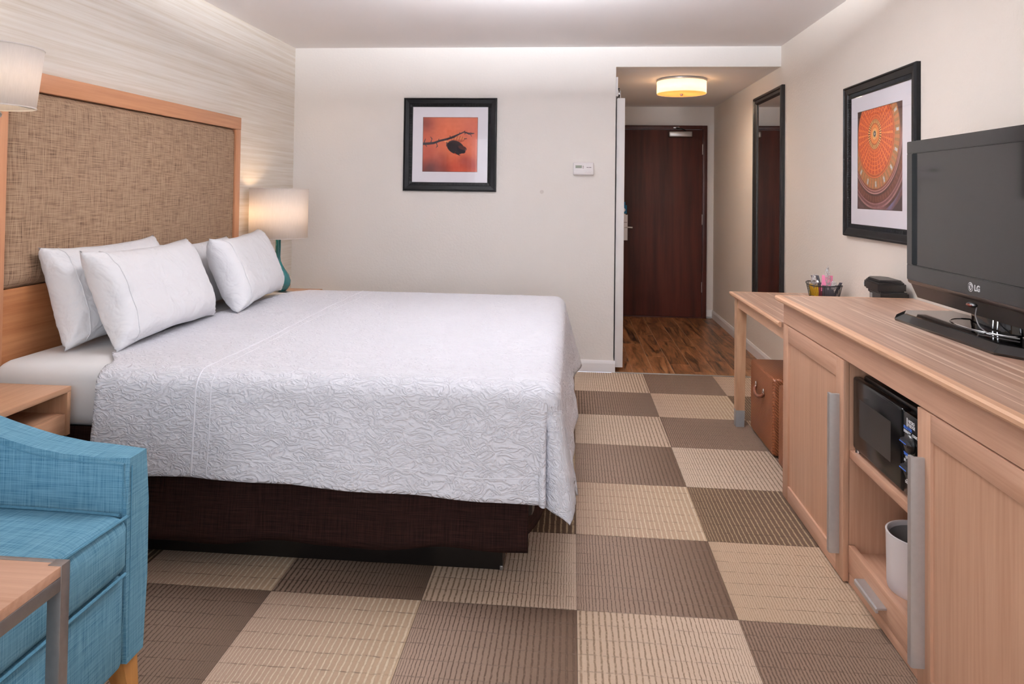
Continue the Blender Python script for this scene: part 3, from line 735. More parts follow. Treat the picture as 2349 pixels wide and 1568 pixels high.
def picture(name, label, o, ux, uz, n, w, h, fw, px0, px1, pz0, pz1, img):
    o, ux, uz, n = map(Vector, (o, ux, uz, n)); r = thing(name, label, 'picture', tuple(o), 'black framed pictures')
    frame_rails(r, o, ux, uz, n, w, h, fw)
    def slab(a0, a1, b0, b1, d0, d1): return prism(NB(), [o+ux*a0+uz*b0+n*d0, o+ux*a1+uz*b0+n*d0, o+ux*a1+uz*b1+n*d0, o+ux*a0+uz*b1+n*d0], n*(d1-d0))
    obj('backing', slab(.01, w-.01, .01, h-.01, .001, .0025), 'frame_inner', r)
    # mat board: four strips around the window
    e = fw-.004
    for a in ((e, w-e, e, pz0), (e, w-e, pz1, h-e), (e, px0, pz0, pz1), (px1, w-e, pz0, pz1)):
        obj('mat_board', slab(a[0], a[1], a[2], a[3], .003, .0048), 'mat_board', r)
    print_mesh('photo_print', r, o+ux*(px0-.001)+uz*(pz0-.001)+n*.0036, ux, uz, px1-px0+.002, pz1-pz0+.002, img)
    obj('glass_pane', slab(e, w-e, e, h-e, .0058, .0068), 'glass', r); return r
picture('framed_picture', 'black framed photograph of a seed pod on a branch, orange background', (-1.284, YF, 1.318), (1, 0, 0), (0, 0, 1), (0, -1, 0), .712, .707, .068, .146, .567, .147, .562, branch_img())
picture('framed_picture', 'black framed photograph looking up into an orange coffered dome', (XR, 4.045, 1.105), (0, -1, 0), (0, 0, 1), (-1, 0, 0), .825, .81, .068, .150, .663, .150, .660, dome_img())

# ---------------------------------------------------------------- thermostat
th = thing('thermostat', 'small white wall thermostat with grey display on the far wall', 'thermostat', (.08, YF, 1.5))
obj('housing', B(.004, .157, YF-.030, YF-.001, 1.452, 1.546, bev=.008, seg=3), 'white_plastic', th)
obj('flap', B(.006, .155, YF-.034, YF-.029, 1.4545, 1.484, bev=.003), 'white_plastic', th)
obj('display', B(.021, .068, YF-.0315, YF-.029, 1.503, 1.523), 'lcd', th)
for z in (1.516, 1.505): obj('button', lathe(NB(), [(.0055, 0), (.0055, -.003)], (.078, YF-.0295, z), 14, 'y'), 'grey_button', th)
for x0, x1 in ((.103, .118), (.120, .138)): obj('printed_mark', B(x0, x1, YF-.0308, YF-.0298, 1.506, 1.5105), 'ink_grey', th)
for k in range(5): obj('printed_mark', B(.092+k*.009, .097+k*.009, YF-.0345, YF-.0338, 1.470+.004*(k % 2), 1.4715+.004*(k % 2)), 'grey_button', th)

# ---------------------------------------------------------------- hall mirror
mr = thing('wall_mirror', 'tall black framed mirror on the right wall of the hall', 'mirror', (XR, 5.6, .42))
my0, my1, mz0, mz1, mf = 5.20, 5.995, .42, 2.115, .062
def mrail(pts):
    return pts
prof = [(0, 0), (0, .022), (.008, .030), (.020, .030), (.028, .022), (.046, .020), (mf, .010), (mf, 0)]
for k, (a, b, i1, i2) in enumerate((((my0, mz0), (my1, mz0), (1, 1), (-1, 1)), ((my1, mz0), (my1, mz1), (-1, 1), (-1, -1)), ((my1, mz1), (my0, mz1), (-1, -1), (1, -1)), ((my0, mz1), (my0, mz0), (1, -1), (1, 1)))):
    bm = NB(); va = [bm.verts.new((XR-hh-.001, a[0]+i1[0]*q, a[1]+i1[1]*q)) for q, hh in prof]; vb = [bm.verts.new((XR-hh-.001, b[0]+i2[0]*q, b[1]+i2[1]*q)) for q, hh in prof]
    m = len(prof)
    for i in range(m): bm.faces.new([va[i], va[(i+1) % m], vb[(i+1) % m], vb[i]])
    bm.faces.new(va); bm.faces.new(vb); obj('frame_rail', bm, 'black_lacquer', mr, ang=25)
obj('mirror_glass', B(XR-.008, XR-.003, my0+mf-.006, my1-mf+.006, mz0+mf-.006, mz1-mf+.006), 'mirror', mr)

# ---------------------------------------------------------------- headboard
hb = thing('headboard', 'oak framed headboard with brown tweed panel on the left wall', 'headboard', (XL, 3.37, .3))
hx = -2.10
obj('stile', B(XL+.001, hx, 2.405, 2.467, .25, 1.767, bev=.002), 'cherry_z', hb)
obj('stile', B(XL+.001, hx, 4.261, 4.323, .25, 1.690, bev=.002), 'cherry_z', hb)
obj('top_rail', B(XL+.001, hx+.001, 2.467, 4.323, 1.691, 1.767, bev=.002), 'cherry_y', hb)
obj('lower_panel', B(XL+.001, hx-.012, 2.468, 4.260, .25, .929), 'cherry_panel', hb)
P = []
for i in range(61):
    row = []
    for j in range(41):
        u, v = i/60, j/40; y = 2.469+1.790*u; z = .932+.757*v
        e = min(u*1.79, (1-u)*1.79, v*.757, (1-v)*.757)
        x = hx-.022+.030*(1-math.exp(-e/.016))+.0015*nz(y, z, 0, 6)
        row.append((x, y, z))
    P.append(row)
bm = grid_mesh(P); o = obj('fabric_panel', bm, 'tweed', hb, ang=80)

# ---------------------------------------------------------------- bed
bed = thing('bed', 'king bed base with white sheeted mattress and dark brown skirt', 'bed', (-1.08, 3.36, 0))
obj('plinth', B(-2.05, -.228, 2.49, 4.22, 0, .20, bev=.004), 'base_black', bed)
obj('corner_guard', B(-.238, -.2265, 2.486, 2.498, 0, .016, bev=.002), 'nickel_dark', bed)
obj('box_base', B(-2.06, -.12, 2.455, 4.275, .20, .45, bev=.02), 'base_black', bed)
def rbox_grid(x0, x1, y0, y1, z0, z1, r, n=40, nzv=12, wob=0.0, seed=0):
    """soft rounded slab, dense enough to carry wrinkles"""
    bm = NB(); box(bm, x0, x1, y0, y1, z0, z1, bev=r, seg=5)
    bmesh.ops.subdivide_edges(bm, edges=[e for e in bm.edges if e.calc_length() > .12], cuts=10, use_grid_fill=True)
    for v in bm.verts:
        d = wob*nz(v.co.x+seed, v.co.y, v.co.z*2, 5); v.co += Vector((d, d, d))
    return bm
obj('mattress', rbox_grid(-2.098, -.095, 2.405, 4.315, .452, .678, .055, wob=.004), 'sheet', bed, ang=70)
# skirt: three hanging panels, open at the corners
def skirt(p0, p1, nrm, name='bed_skirt', zb=.09, zb2=.12, seed=0.0, flare=.03):
    p0, p1, n = Vector(p0), Vector(p1), Vector(nrm); P = []; L = (p1-p0).length; m = int(L/.02)
    for i in range(m+1):
        t = i/m; row = []
        for j in range(15):
            s = j/14; zlow = zb+(zb2-zb)*t+.006*math.sin(t*23+seed)
            z = .46+(zlow-.46)*s; c = p0+(p1-p0)*t
            w = (flare(t) if callable(flare) else flare)*s+s*(.008*math.sin(t*L*9+seed)+.006*math.sin(t*L*21+1.3*seed))
            row.append((c.x+n.x*w, c.y+n.y*w, z))
        P.append(row)
    o = obj(name, grid_mesh(P), 'skirt', bed, ang=80); md = o.modifiers.new('t', 'SOLIDIFY'); md.thickness = .004; return o
skirt((-2.09, 2.420, 0), (-.135, 2.420, 0), (0, -1, 0), zb=.08, zb2=.118, seed=1, flare=.035)
skirt((-.115, 2.425, 0), (-.10, 4.30, 0), (1, 0, 0), zb=.115, zb2=.10, seed=3, flare=lambda t: -.038+.06*smooth(0, .2, t)+.075*t)
skirt((-2.09, 4.300, 0), (-.12, 4.300, 0), (0, 1, 0), zb=.09, zb2=.10, seed=5)

# ---------------------------------------------------------------- bedspread
SX0, SXF, SYN, SYF, SZ = -1.640, -.098, 2.405, 4.318, .6865
ON, OF_, OX, RR = .388, .36, .428, .065
def drape(a, b):
    """flat spread coordinates (metres) -> draped point"""
    dx = max(0.0, a-SXF); dn = max(0.0, SYN-b); df = max(0.0, b-SYF); dy = dn if dn > 0 else df; sg = -1 if dn > 0 else 1
    x, y = min(a, SXF), min(max(b, SYN), SYF); z = SZ
    puff = .004*nz(a, b, 0, 3.3)+.0022*nz(a, b, 3, 14)+.0012*nz(a, b, 6, 30)
    hd_e = max(0.0, 1-(a-SX0)/.28)                   # head edge creeps up under the pillows in the middle of the bed
    if dy == 0: x -= (.10+.05*math.sin((y-2.5)*2.2))*smooth(SYN, SYN+.20, y)*smooth(SYF, SYF-.10, y)*hd_e*hd_e*(3-2*hd_e)
    if dx == 0 and dy == 0:
        return Vector((x, y, z+puff))
    if dx > 0 and dy > 0:
        r = math.hypot(dx, dy); tht = math.atan2(dy, dx)
    elif dx > 0: r, tht = dx, 0.0
    else: r, tht = dy, PI/2
    if dx > 0 and dy > 0: r = r if r < .42 else .42+(r-.42)*.40     # rounded corner
    q = RR*PI/2
    if r < q:
        an = r/RR; out = RR*math.sin(an); dz = RR*(1-math.cos(an)); s = 0
    else:
        s = r-q; out = RR; dz = RR+s
    fl = s/.36
    k2 = math.sin(2*tht)
    # folds: a soft cone at the corners with one deep pleat near the long side
    cone = (.020*k2**2)*fl if sg < 0 else (.055*k2**2)*fl
    if sg < 0: cone -= .075*math.exp(-((tht-1.18)/.12)**2)*min(1, fl*1.4); cone += .012*math.exp(-((tht-.72)/.20)**2)*min(1, fl)+.022*math.exp(-((tht-1.42)/.09)**2)*fl
    along = x if dy > 0 else y
    wave = .010*math.sin(along*7.3+1.1)+.008*math.sin(along*15.7+.4)
    if tht == 0: wave = .012*math.sin(along*6.1+.7)+.010*math.sin(along*13.9)
    out += s*(.06+.10*math.cos(tht)**2) + wave*fl*(1-abs(k2)) + cone + puff*1.6
    if math.cos(tht) > .3: out += .03*smooth(3.6, 4.3, y)*fl*math.cos(tht)
    dz *= (1-.08*k2**2)
    if sg < 0 and dy > 0: dz += .040*smooth(-1.1, -.10, x)*min(1.0, fl)*math.sin(tht)
    return Vector((x+math.cos(tht)*out, y+sg*math.sin(tht)*out, z-dz+.25*puff))
spr = thing('bedspread', 'white textured bedspread draped over the bed with hem bands', 'bedspread', (-.9, 3.36, .68))
def spread_hem_len(a, b): return 0
da = .0135
av = [SX0+da*i for i in range(int((SXF+OX-SX0)/da)+1)]; bv = [SYN-ON+da*i for i in range(int((SYF+OF_-SYN+ON)/da)+1)]
bm = NB(); uvl = bm.loops.layers.uv.new('UVMap'); V = []
for a in av:
    row = []
    for b in bv:
        p = drape(a, b)
        row.append(bm.verts.new(p))
    V.append(row)
for i in range(len(av)-1):
    for j in range(len(bv)-1):
        f = bm.faces.new([V[i][j], V[i+1][j], V[i+1][j+1], V[i][j+1]])
        for lp, (p, q) in zip(f.loops, ((i, j), (i+1, j), (i+1, j+1), (i, j+1))): lp[uvl].uv = (av[p], bv[q])
o = obj('cloth', bm, 'spread', spr, ang=180); md = o.modifiers.new('t', 'SOLIDIFY'); md.thickness = .005; md.offset = 1
def seam_line(name, pts2, r=.0035, lift=.005):
    pts = []
    for a, b in pts2:
        e = .004; p = drape(a, b); n = (drape(a+e, b)-drape(a-e, b)).cross(drape(a, b+e)-drape(a, b-e))
        if n.length > 1e-9: n.normalize()
        pts.append(p+n*lift)
    obj(name, tube(NB(), pts, r, 6), 'spread_hem', spr, ang=180)
nb = 130
seam_line('fold_hem', [(-1.285+.012*math.sin(i*.05), SYN-ON+.004+(SYF+OF_-SYN+ON-.008)*i/nb) for i in range(nb+1)], .0040, .0035)
seam_line('fold_hem', [(-1.235+.012*math.sin(i*.06+1), SYN-ON+.004+(SYF+OF_-SYN+ON-.008)*i/nb) for i in range(nb+1)], .0030, .0035)
seam_line('edge_hem', [(SX0+.01+(SXF-SX0+.03)*i/120, SYN-ON+.075+.008*math.sin(i*.11)) for i in range(121)], .0024, .0035)
seam_line('edge_hem', [(SXF+OX-.07, SYN+.02+(SYF-SYN-.04)*i/100) for i in range(101)], .0024, .0035)

# ---------------------------------------------------------------- pillows
def pillow(label, y0, y1, xb, xt, zb, hgt, thk, yaw=0, seed=0, cuff=-1, roll=0):
    """y0..y1 width, leaning from (xb, zb) at its foot back to xt at its top; cuff: end with the open hem"""
    w = y1-y0; ln = math.atan2(xb-xt, hgt); cen = Vector(((xb+xt)/2, (y0+y1)/2, zb+hgt/2*1.0))
    root = thing('pillow', label, 'pillow', tuple(cen), 'bed pillows')
    Rm = Matrix.Rotation(yaw, 3, 'Z') @ Matrix.Rotation(-ln, 3, 'Y') @ Matrix.Rotation(roll, 3, 'X')
    HH = hgt/math.cos(ln)/2
    def pt(u, v, side):
        # u along the width -1..1, v up -1..1
        au = abs(u)
        pin = 1-.10*(1-abs(v)**2.2)*au**6; pv = 1-.07*(1-au**2)*abs(v)**4*1.0+.03*au**8
        Y = w/2*u*pin; Z = HH*v*pv
        prof = max(0.0, (1-au**6))**.50*max(0.0, (1-abs(v)**3.4))**.55
        fill = thk/2*prof
        if cuff and u*cuff > .80:
            k = (u*cuff-.80)/.20; fill = max(fill, thk*.16*(1-abs(v)**4)*k+fill*(1-k))
        sag = -.02*v*(1-au**2)
        wr = .006*nz(Y+seed, Z, side, 7)*prof**.3+.0045*nz(Y*1.0+seed*2, Z*2.2, side*2, 16)*(.3+.7*au)
        # gather lines running in from the corners
        rc = math.hypot(1-au, 1-abs(v)); wr += .008*math.exp(-rc*2.6)*math.sin(9*math.atan2(1-abs(v)+.02, 1-au+.02)+seed)*min(1, prof*2.5)
        X = side*(fill)+wr+sag+.012*(au**2)*math.sin(seed+u*2)
        return Vector((X, Y, Z+.008*nz(Y*3+seed, side, v, 2)*abs(v)**6))
    n, m = 56, 36; bm = NB()
    F = [[bm.verts.new(cen+Rm @ pt(-1+2*i/n, -1+2*j/m, 1)) for j in range(m+1)] for i in range(n+1)]
    Bk = [[(F[i][j] if ((j in (0, m)) or (i == (0 if cuff > 0 else n)) or (cuff == 0 and i in (0, n))) else bm.verts.new(cen+Rm @ pt(-1+2*i/n, -1+2*j/m, -1))) for j in range(m+1)] for i in range(n+1)]
    for i in range(n):
        for j in range(m):
            for G, fl_ in ((F, False), (Bk, True)):
                q = [G[i][j], G[i+1][j], G[i+1][j+1], G[i][j+1]]
                if len(set(q)) < 4: q = list(dict.fromkeys(q))
                if len(q) < 3: continue
                try: bm.faces.new(q[::-1] if fl_ else q)
                except ValueError: pass
    o = obj('pillowcase', bm, 'pillow', root, ang=180)
    # stitched cuff line near the open end
    u = cuff*.80 if cuff else -.80
    pts = [cen+Rm @ (pt(u, -.96+1.92*j/30, 1)+Vector((.0015, 0, 0))) for j in range(31)]
    obj('cuff_stitch', tube(NB(), pts, .0022, 5), 'pillow', root, ang=180)
    return root
pillow('white pillow standing against the tweed headboard at the near side', 2.575, 3.315, -1.925, -2.045, .694, .386, .155, 0, 1.0, 0)
pillow('white pillow leaning in front of another at the near side', 2.560, 3.375, -1.735, -1.885, .698, .370, .17, .03, 2.3, 0)
pillow('white pillow half hidden against the headboard at the far side', 3.325, 4.07, -1.93, -2.05, .688, .345, .14, 0, 4.1, 0)
pillow('white pillow in front at the far side by the teal lamp', 3.42, 4.235, -1.73, -1.87, .698, .366, .18, .16, 5.7, 0)

# ---------------------------------------------------------------- nightstands
def nightstand(y0, y1, label):
    ns = thing('nightstand', label, 'nightstand', (XL, (y0+y1)/2, .45), 'wall hung nightstands')
    x0, x1, z0, z1 = XL+.002, -1.746, .452, .620
    obj('top', B(x0, x1, y0, y1, z1-.019, z1, bev=.0015), 'night_y', ns)
    obj('side_panel', B(x0, x1-.001, y0, y0+.018, z0, z1-.019, bev=.001), 'night_z', ns)
    obj('side_panel', B(x0, x1-.001, y1-.018, y1, z0, z1-.019, bev=.001), 'night_z', ns)
    obj('bottom_panel', B(x0, x1-.02, y0+.018, y1-.018, z0, z0+.016), 'night_y', ns)
    obj('cubby_floor', B(x0, x1-.022, y0+.018, y1-.018, .515, .527), 'night_y', ns)
    obj('back_panel', B(x0, x0+.012, y0+.018, y1-.018, z0+.016, z1-.019), 'night_y', ns)
    obj('drawer_front', B(x1-.021, x1-.003, y0+.021, y1-.022, z0+.004, .528, bev=.002), 'night_y', ns)
    return ns
nightstand(1.86, 2.362, 'wall hung oak nightstand with open cubby beside the blue armchair')
nightstand(4.37, 4.87, 'wall hung oak nightstand under the teal lamp')
bk = thing('book', 'black book with white page edges in the near nightstand cubby', 'book', (-1.86, 2.10, .527))
obj('page_block', B(-1.935, -1.803, 1.93, 2.155, .530, .553), 'paper', bk)
for z in (.527, .553): obj('cover', B(-1.94, -1.80, 1.925, 2.16, z, z+.004, bev=.001), 'book_black', bk)

# ---------------------------------------------------------------- teal table lamp
LX, LY, LZ = -1.945, 4.565, .620
tl = thing('table_lamp', 'teal ceramic table lamp with white drum shade in the far corner', 'lamp', (LX, LY, LZ))
obj('lamp_base', lathe(NB(), [(.0, 0), (.075, 0), (.078, .006), (.074, .016), (.045, .022), (.02, .026)], (LX+.03, LY, LZ), 32, cap=False), 'lamp_metal', tl)
body = [(LX+.030, LY, LZ+.022), (LX+.032, LY, LZ+.040), (LX+.034, LY, LZ+.065), (LX+.034, LY, LZ+.092), (LX+.030, LY, LZ+.122), (LX+.020, LY, LZ+.155), (LX+.008, LY, LZ+.19), (LX+.0, LY, LZ+.22), (LX-.002, LY, LZ+.25), (LX, LY, LZ+.30), (LX, LY, LZ+.36), (LX, LY, LZ+.42)]
obj('lamp_body', tube(NB(), body, .02, 24, rads=[.020, .038, .052, .055, .047, .034, .025, .0205, .0185, .018, .018, .018]), 'teal_glass', tl, ang=80)
obj('socket', tube(NB(), [(LX, LY, LZ+.42), (LX, LY, LZ+.50)], .014, 16), 'lamp_metal', tl)
def drum_shade(root, c, r0, r1, z0, z1):
    bm = lathe(NB(), [(r0, z0), (r1, z1)], (c[0], c[1], 0), 64, cap=False)
    o = obj('lamp_shade', bm, 'shade', root, ang=60); md = o.modifiers.new('t', 'SOLIDIFY'); md.thickness = .002
    for r, z in ((r0, z0), (r1, z1)):
        obj('shade_rim', tube(NB(), [(c[0]+r*math.cos(2*PI*k/64), c[1]+r*math.sin(2*PI*k/64), z) for k in range(64)], .0025, 6, closed=True), 'shade', o)
    return o
s1 = drum_shade(tl, (LX, LY), .188, .188, .997, 1.321)
for k in range(3):
    an = 2*PI*k/3+.4; obj('spider_wire', tube(NB(), [(LX, LY, 1.28), (LX+.186*math.cos(an), LY+.186*math.sin(an), 1.30)], .0018, 5), 'lamp_metal', tl)
obj('bulb', lathe(NB(), [(.008, 0), (.012, .01), (.028, .05), (.026, .075), (.012, .095), (.002, .10)], (LX, LY, LZ+.50), 20), 'bulb', tl)
point('teal_lamp_light', (LX-.05, LY-.05, 1.16), 1.9, (1.0, .70, .42), .035)

# ---------------------------------------------------------------- swing arm wall lamp, cut by the left frame edge
WX, WY = -1.905, 2.15
wl = thing('swing_arm_lamp', 'white shaded swing arm lamp on the wall beside the headboard', 'lamp', (XL, 2.0, 1.45))
s2 = drum_shade(wl, (WX, WY), .133, .153, 1.577, 1.772)
for k in range(3):
    an = 2*PI*k/3+.9; obj('spider_wire', tube(NB(), [(WX, WY, 1.60), (WX+.132*math.cos(an), WY+.132*math.sin(an), 1.580)], .0016, 5), 'lamp_metal', wl)
obj('wall_plate', B(XL+.001, XL+.016, 1.93, 2.01, 1.38, 1.58, bev=.006), 'lamp_metal', wl)
obj('arm', tube(NB(), [(XL+.016, 1.97, 1.50), (XL+.10, 1.99, 1.50), (WX-.04, WY-.03, 1.525), (WX, WY, 1.535)], .009, 10), 'lamp_metal', wl)
obj('knuckle', lathe(NB(), [(.002, 0), (.016, .01), (.018, .03), (.013, .045), (.005, .052)], (WX, WY, 1.515), 20), 'lamp_metal', wl)
obj('switch_knob', tube(NB(), [(WX, WY, 1.545), (WX+.02, WY-.004, 1.548), (WX+.048, WY-.01, 1.551), (WX+.056, WY-.011, 1.552)], .012, 12, rads=[.010, .014, .012, .003]), 'lamp_metal', wl)
obj('socket', tube(NB(), [(WX, WY, 1.56), (WX, WY, 1.62)], .014, 14), 'lamp_metal', wl)
obj('bulb', lathe(NB(), [(.008, 0), (.012, .01), (.026, .045), (.024, .065), (.002, .09)], (WX, WY, 1.62), 20), 'bulb', wl)
point('swing_lamp_light', (WX, WY, 1.675), 2.6, (1.0, .74, .48), .03)

# ---------------------------------------------------------------- blue armchair
ac = thing('armchair', 'light blue upholstered armchair in the foreground at the left', 'armchair', (-1.5, 1.31, 0))
def arm(y0, y1):
    top = [(-1.108, .634), (-1.20, .637), (-1.28, .642), (-1.36, .654), (-1.42, .668), (-1.48, .684), (-1.54, .702), (-1.60, .724), (-1.68, .760), (-1.78, .81)]
    poly = [(-1.82, .16), (-1.60, .125), (-1.30, .12), (-1.105, .12)]+[(-1.105, .30), (-1.106, .50)]+top+[(-1.86, .82)]
    bm = prism(NB(), [(x, y0, z) for x, z in poly], (0, y1-y0, 0), bev=.012, seg=3)
    a = obj('arm', bm, 'chair_blue', ac, ang=50)
    # gusset seams on the inner and front faces
    obj('seam', tube(NB(), [(x-.012, y0-.0004, z-.014) for x, z in top], .0016, 6), 'chair_welt', a)
    obj('seam', tube(NB(), [(-1.1185, y0-.0004, .135+.487*k/10) for k in range(11)], .0016, 6), 'chair_welt', a)
    obj('seam', tube(NB(), [(-1.105+.0016*0, y0+.016, .135+.48*k/10) for k in range(11)], .0016, 6), 'chair_welt', a)
    return a
arm(1.708, 1.800); arm(.820, .912)
def cushion(x0, x1, y0, y1, z0, z1, crown, r=.03):
    n, m = 44, 44; P = []
    bm = NB(); box(bm, x0, x1, y0, y1, z0, z1, bev=r, seg=4)
    bmesh.ops.subdivide_edges(bm, edges=[e for e in bm.edges if e.calc_length() > .1], cuts=14, use_grid_fill=True)
    for v in bm.verts:
        u, w = (v.co.x-x0)/(x1-x0), (v.co.y-y0)/(y1-y0); f = max(0, 4*u*(1-u))**.5*max(0, 4*w*(1-w))**.5
        if v.co.z > z1-.02: v.co.z += crown*f
        if v.co.x > x1-.02: v.co.x += .012*max(0, 1-((v.co.z-(z0+z1)/2)/((z1-z0)/2))**2)
    return bm
sc = obj('seat_cushion', cushion(-1.76, -1.100, .914, 1.706, .355, .500, .028), 'chair_blue', ac, ang=60)
zt = .5005
obj('welt', tube(NB(), [(-1.098, .925+.77*k/20, .4985+.009*math.sin(PI*k/20)) for k in range(21)], .0045, 8), 'chair_welt', sc)
obj('welt', tube(NB(), [(-1.098, .925+.77*k/20, .358) for k in range(21)], .0045, 8), 'chair_welt', sc)
obj('welt', tube(NB(), [(-1.12-.6*k/20, 1.700, .4985+.006*math.sin(PI*k/20)) for k in range(21)], .0045, 8), 'chair_welt', sc)
obj('front_panel', B(-1.74, -1.106, .914, 1.706, .122, .352, bev=.012), 'chair_blue', ac)
bm = prism(NB(), [(-1.72, .83, .14), (-1.86, .83, .16), (-1.965, .83, .84), (-1.93, .83, .872), (-1.86, .83, .85), (-1.74, .83, .50)], (0, .96, 0), bev=.025, seg=3)
obj('backrest', bm, 'chair_blue', ac, ang=60)
for x, y, tx, ty in ((-1.15, 1.755, .02, .015), (-1.15, .866, .02, -.015), (-1.78, 1.755, -.04, .015), (-1.78, .866, -.04, -.015)):
    bm = NB(); top = [(x-.03, y-.03), (x+.03, y-.03), (x+.03, y+.03), (x-.03, y+.03)]; bot = [(x+tx+a*.017, y+ty+b*.017) for a, b in ((-1, -1), (1, -1), (1, 1), (-1, 1))]
    tv = [bm.verts.new((p[0], p[1], .125)) for p in top]; bvv = [bm.verts.new((p[0], p[1], 0)) for p in bot]
    bm.faces.new(tv); bm.faces.new(bvv[::-1])
    for k in range(4): bm.faces.new([bvv[k], bvv[(k+1) % 4], tv[(k+1) % 4], tv[k]])
    obj('leg', bm, 'amber_leg', ac, smooth=False)

# ---------------------------------------------------------------- side table
st = thing('side_table', 'small oak topped side table with brushed steel frame, bottom left corner', 'side table', (-1.2, 1.1, 0))
tx0, tx1, ty0, ty1, tz = -1.43, -.985, .930, 1.34, .58
obj('table_top', B(tx0, tx1, ty0, ty1-.012, tz-.020, tz, bev=.001), 'oak_x', st)
obj('top_bar', B(tx0, tx1, ty1-.012, ty1, tz-.045, tz+.001, bev=.001), 'steel_frame', st)
obj('top_bar', B(tx1-.025, tx1+.001, ty0, ty1-.024, tz-.047, tz-.0205, bev=.001), 'steel_frame', st)
obj('top_bar', B(tx0, tx0+.025, ty0, ty1-.024, tz-.047, tz-.0205, bev=.001), 'steel_frame', st)
obj('post', B(tx1-.027, tx1+.0015, ty1-.024, ty1+.0005, 0, tz+.0012, bev=.001), 'steel_frame', st)
obj('post', B(tx1-.027, tx1+.0015, ty0, ty0+.024, 0, tz-.047, bev=.001), 'steel_frame', st)
obj('foot_bar', B(tx1-.026, tx1+.0005, ty0+.024, ty1-.024, 0, .025, bev=.001), 'steel_frame', st)

# ---------------------------------------------------------------- dresser
dr = thing('dresser', 'long blond oak dresser with open bay and bar handles, right side', 'dresser', (1.2, 2.28, 0))
FX, CXD, BX = .936, .956, 1.497        # door face, carcass front, back
DY0, DY1 = 1.32, 3.236
tp = obj('top', B(.930, BX, DY0, 3.240, .852, .8760), 'zebra_y', dr)
bm = prism(NB(), [(.930, 1.30, .852), (.914, 1.30, .852), (.906, 1.30, .860), (.905, 1.30, .870), (.910, 1.30, .8762), (.930, 1.30, .8762)], (0, 1.958, 0)); obj('front_edge', bm, 'oak_edge', tp)
obj('end_edge', B(.930, BX, 3.240, 3.258, .852, .8762, bev=.002), 'oak_edge_x', tp)
obj('frieze', B(FX+.002, CXD+.002, DY0, DY1, .760, .8515), 'oak_y', dr)
obj('end_panel', B(CXD, BX, DY1-.020, DY1-.001, .0, .8515), 'oak_z', dr)
obj('end_panel', B(CXD, BX, DY0, DY0+.02, .0, .8515), 'oak_z', dr)
obj('divider', B(CXD, BX, 2.537, 2.556, .0, .852), 'oak_z', dr)
obj('divider', B(CXD, BX, 1.985, 2.004, .0, .852), 'oak_z', dr)
obj('back_panel', B(BX-.012, BX, DY0+.02, DY1-.02, .05, .852), 'oak_z', dr)
obj('bay_shelf', B(CXD, BX-.012, 2.004, 2.537, .425, .4515, bev=.002), 'oak_y', dr)
obj('bay_floor', B(CXD+.02, BX-.012, 2.004, 2.537, .085, .103), 'oak_y', dr)
obj('bay_ceiling', B(CXD+.002, BX-.012, 2.004, 2.537, .775, .79), 'oak_y', dr)
obj('bottom_panel', B(CXD+.01, BX-.012, DY0+.02, DY1-.02, .03, .045), 'oak_y', dr)
dw = obj('drawer', B(CXD-.004, CXD+.016, 2.016, 2.532, .040, .132, bev=.002), 'oak_y', dr)
obj('drawer_handle', prism(NB(), [(CXD-.004, 2.235, .088), (CXD-.032, 2.235, .088), (CXD-.036, 2.235, .084), (CXD-.036, 2.235, .072), (CXD-.029, 2.235, .072), (CXD-.029, 2.235, .082), (CXD-.004, 2.235, .082)], (0, .165, 0), bev=.0008, seg=1), 'brushed', dw)
obj('base_rail', B(CXD-.002, CXD+.014, 2.016, 2.532, .003, .037, bev=.001), 'oak_y', dr)
def dresser_door(y0, y1, hy, hs):
    z0, z1, sw = .006, .7555, .070
    d = obj('door', B(FX+.008, FX+.014, y0+.01, y1-.01, z0+.01, z1-.01), 'oak_z', dr)
    for a in ((y0, y0+sw, z0, z1), (y1-sw, y1, z0, z1)): obj('stile', B(FX, FX+.019, a[0], a[1], a[2], a[3], bev=.0015), 'oak_z', d)
    for a in ((y0+sw, y1-sw, z0, z0+sw*.92), (y0+sw, y1-sw, z1-sw, z1)): obj('rail', B(FX, FX+.019, a[0], a[1], a[2], a[3], bev=.0015), 'oak_y', d)
    bm = prism(NB(), [(FX, hy, .082), (FX-.028, hy, .082), (FX-.034, hy+hs*.004, .082), (FX-.034, hy+hs*.022, .082), (FX-.026, hy+hs*.022, .082), (FX-.024, hy+hs*.008, .082), (FX, hy+hs*.008, .082)], (0, 0, .550), bev=.0008, seg=1)
    obj('door_handle', bm, 'brushed', d)
dresser_door(2.536, 3.234, 2.571, 1)
dresser_door(1.335, 2.0135, 1.972, 1)

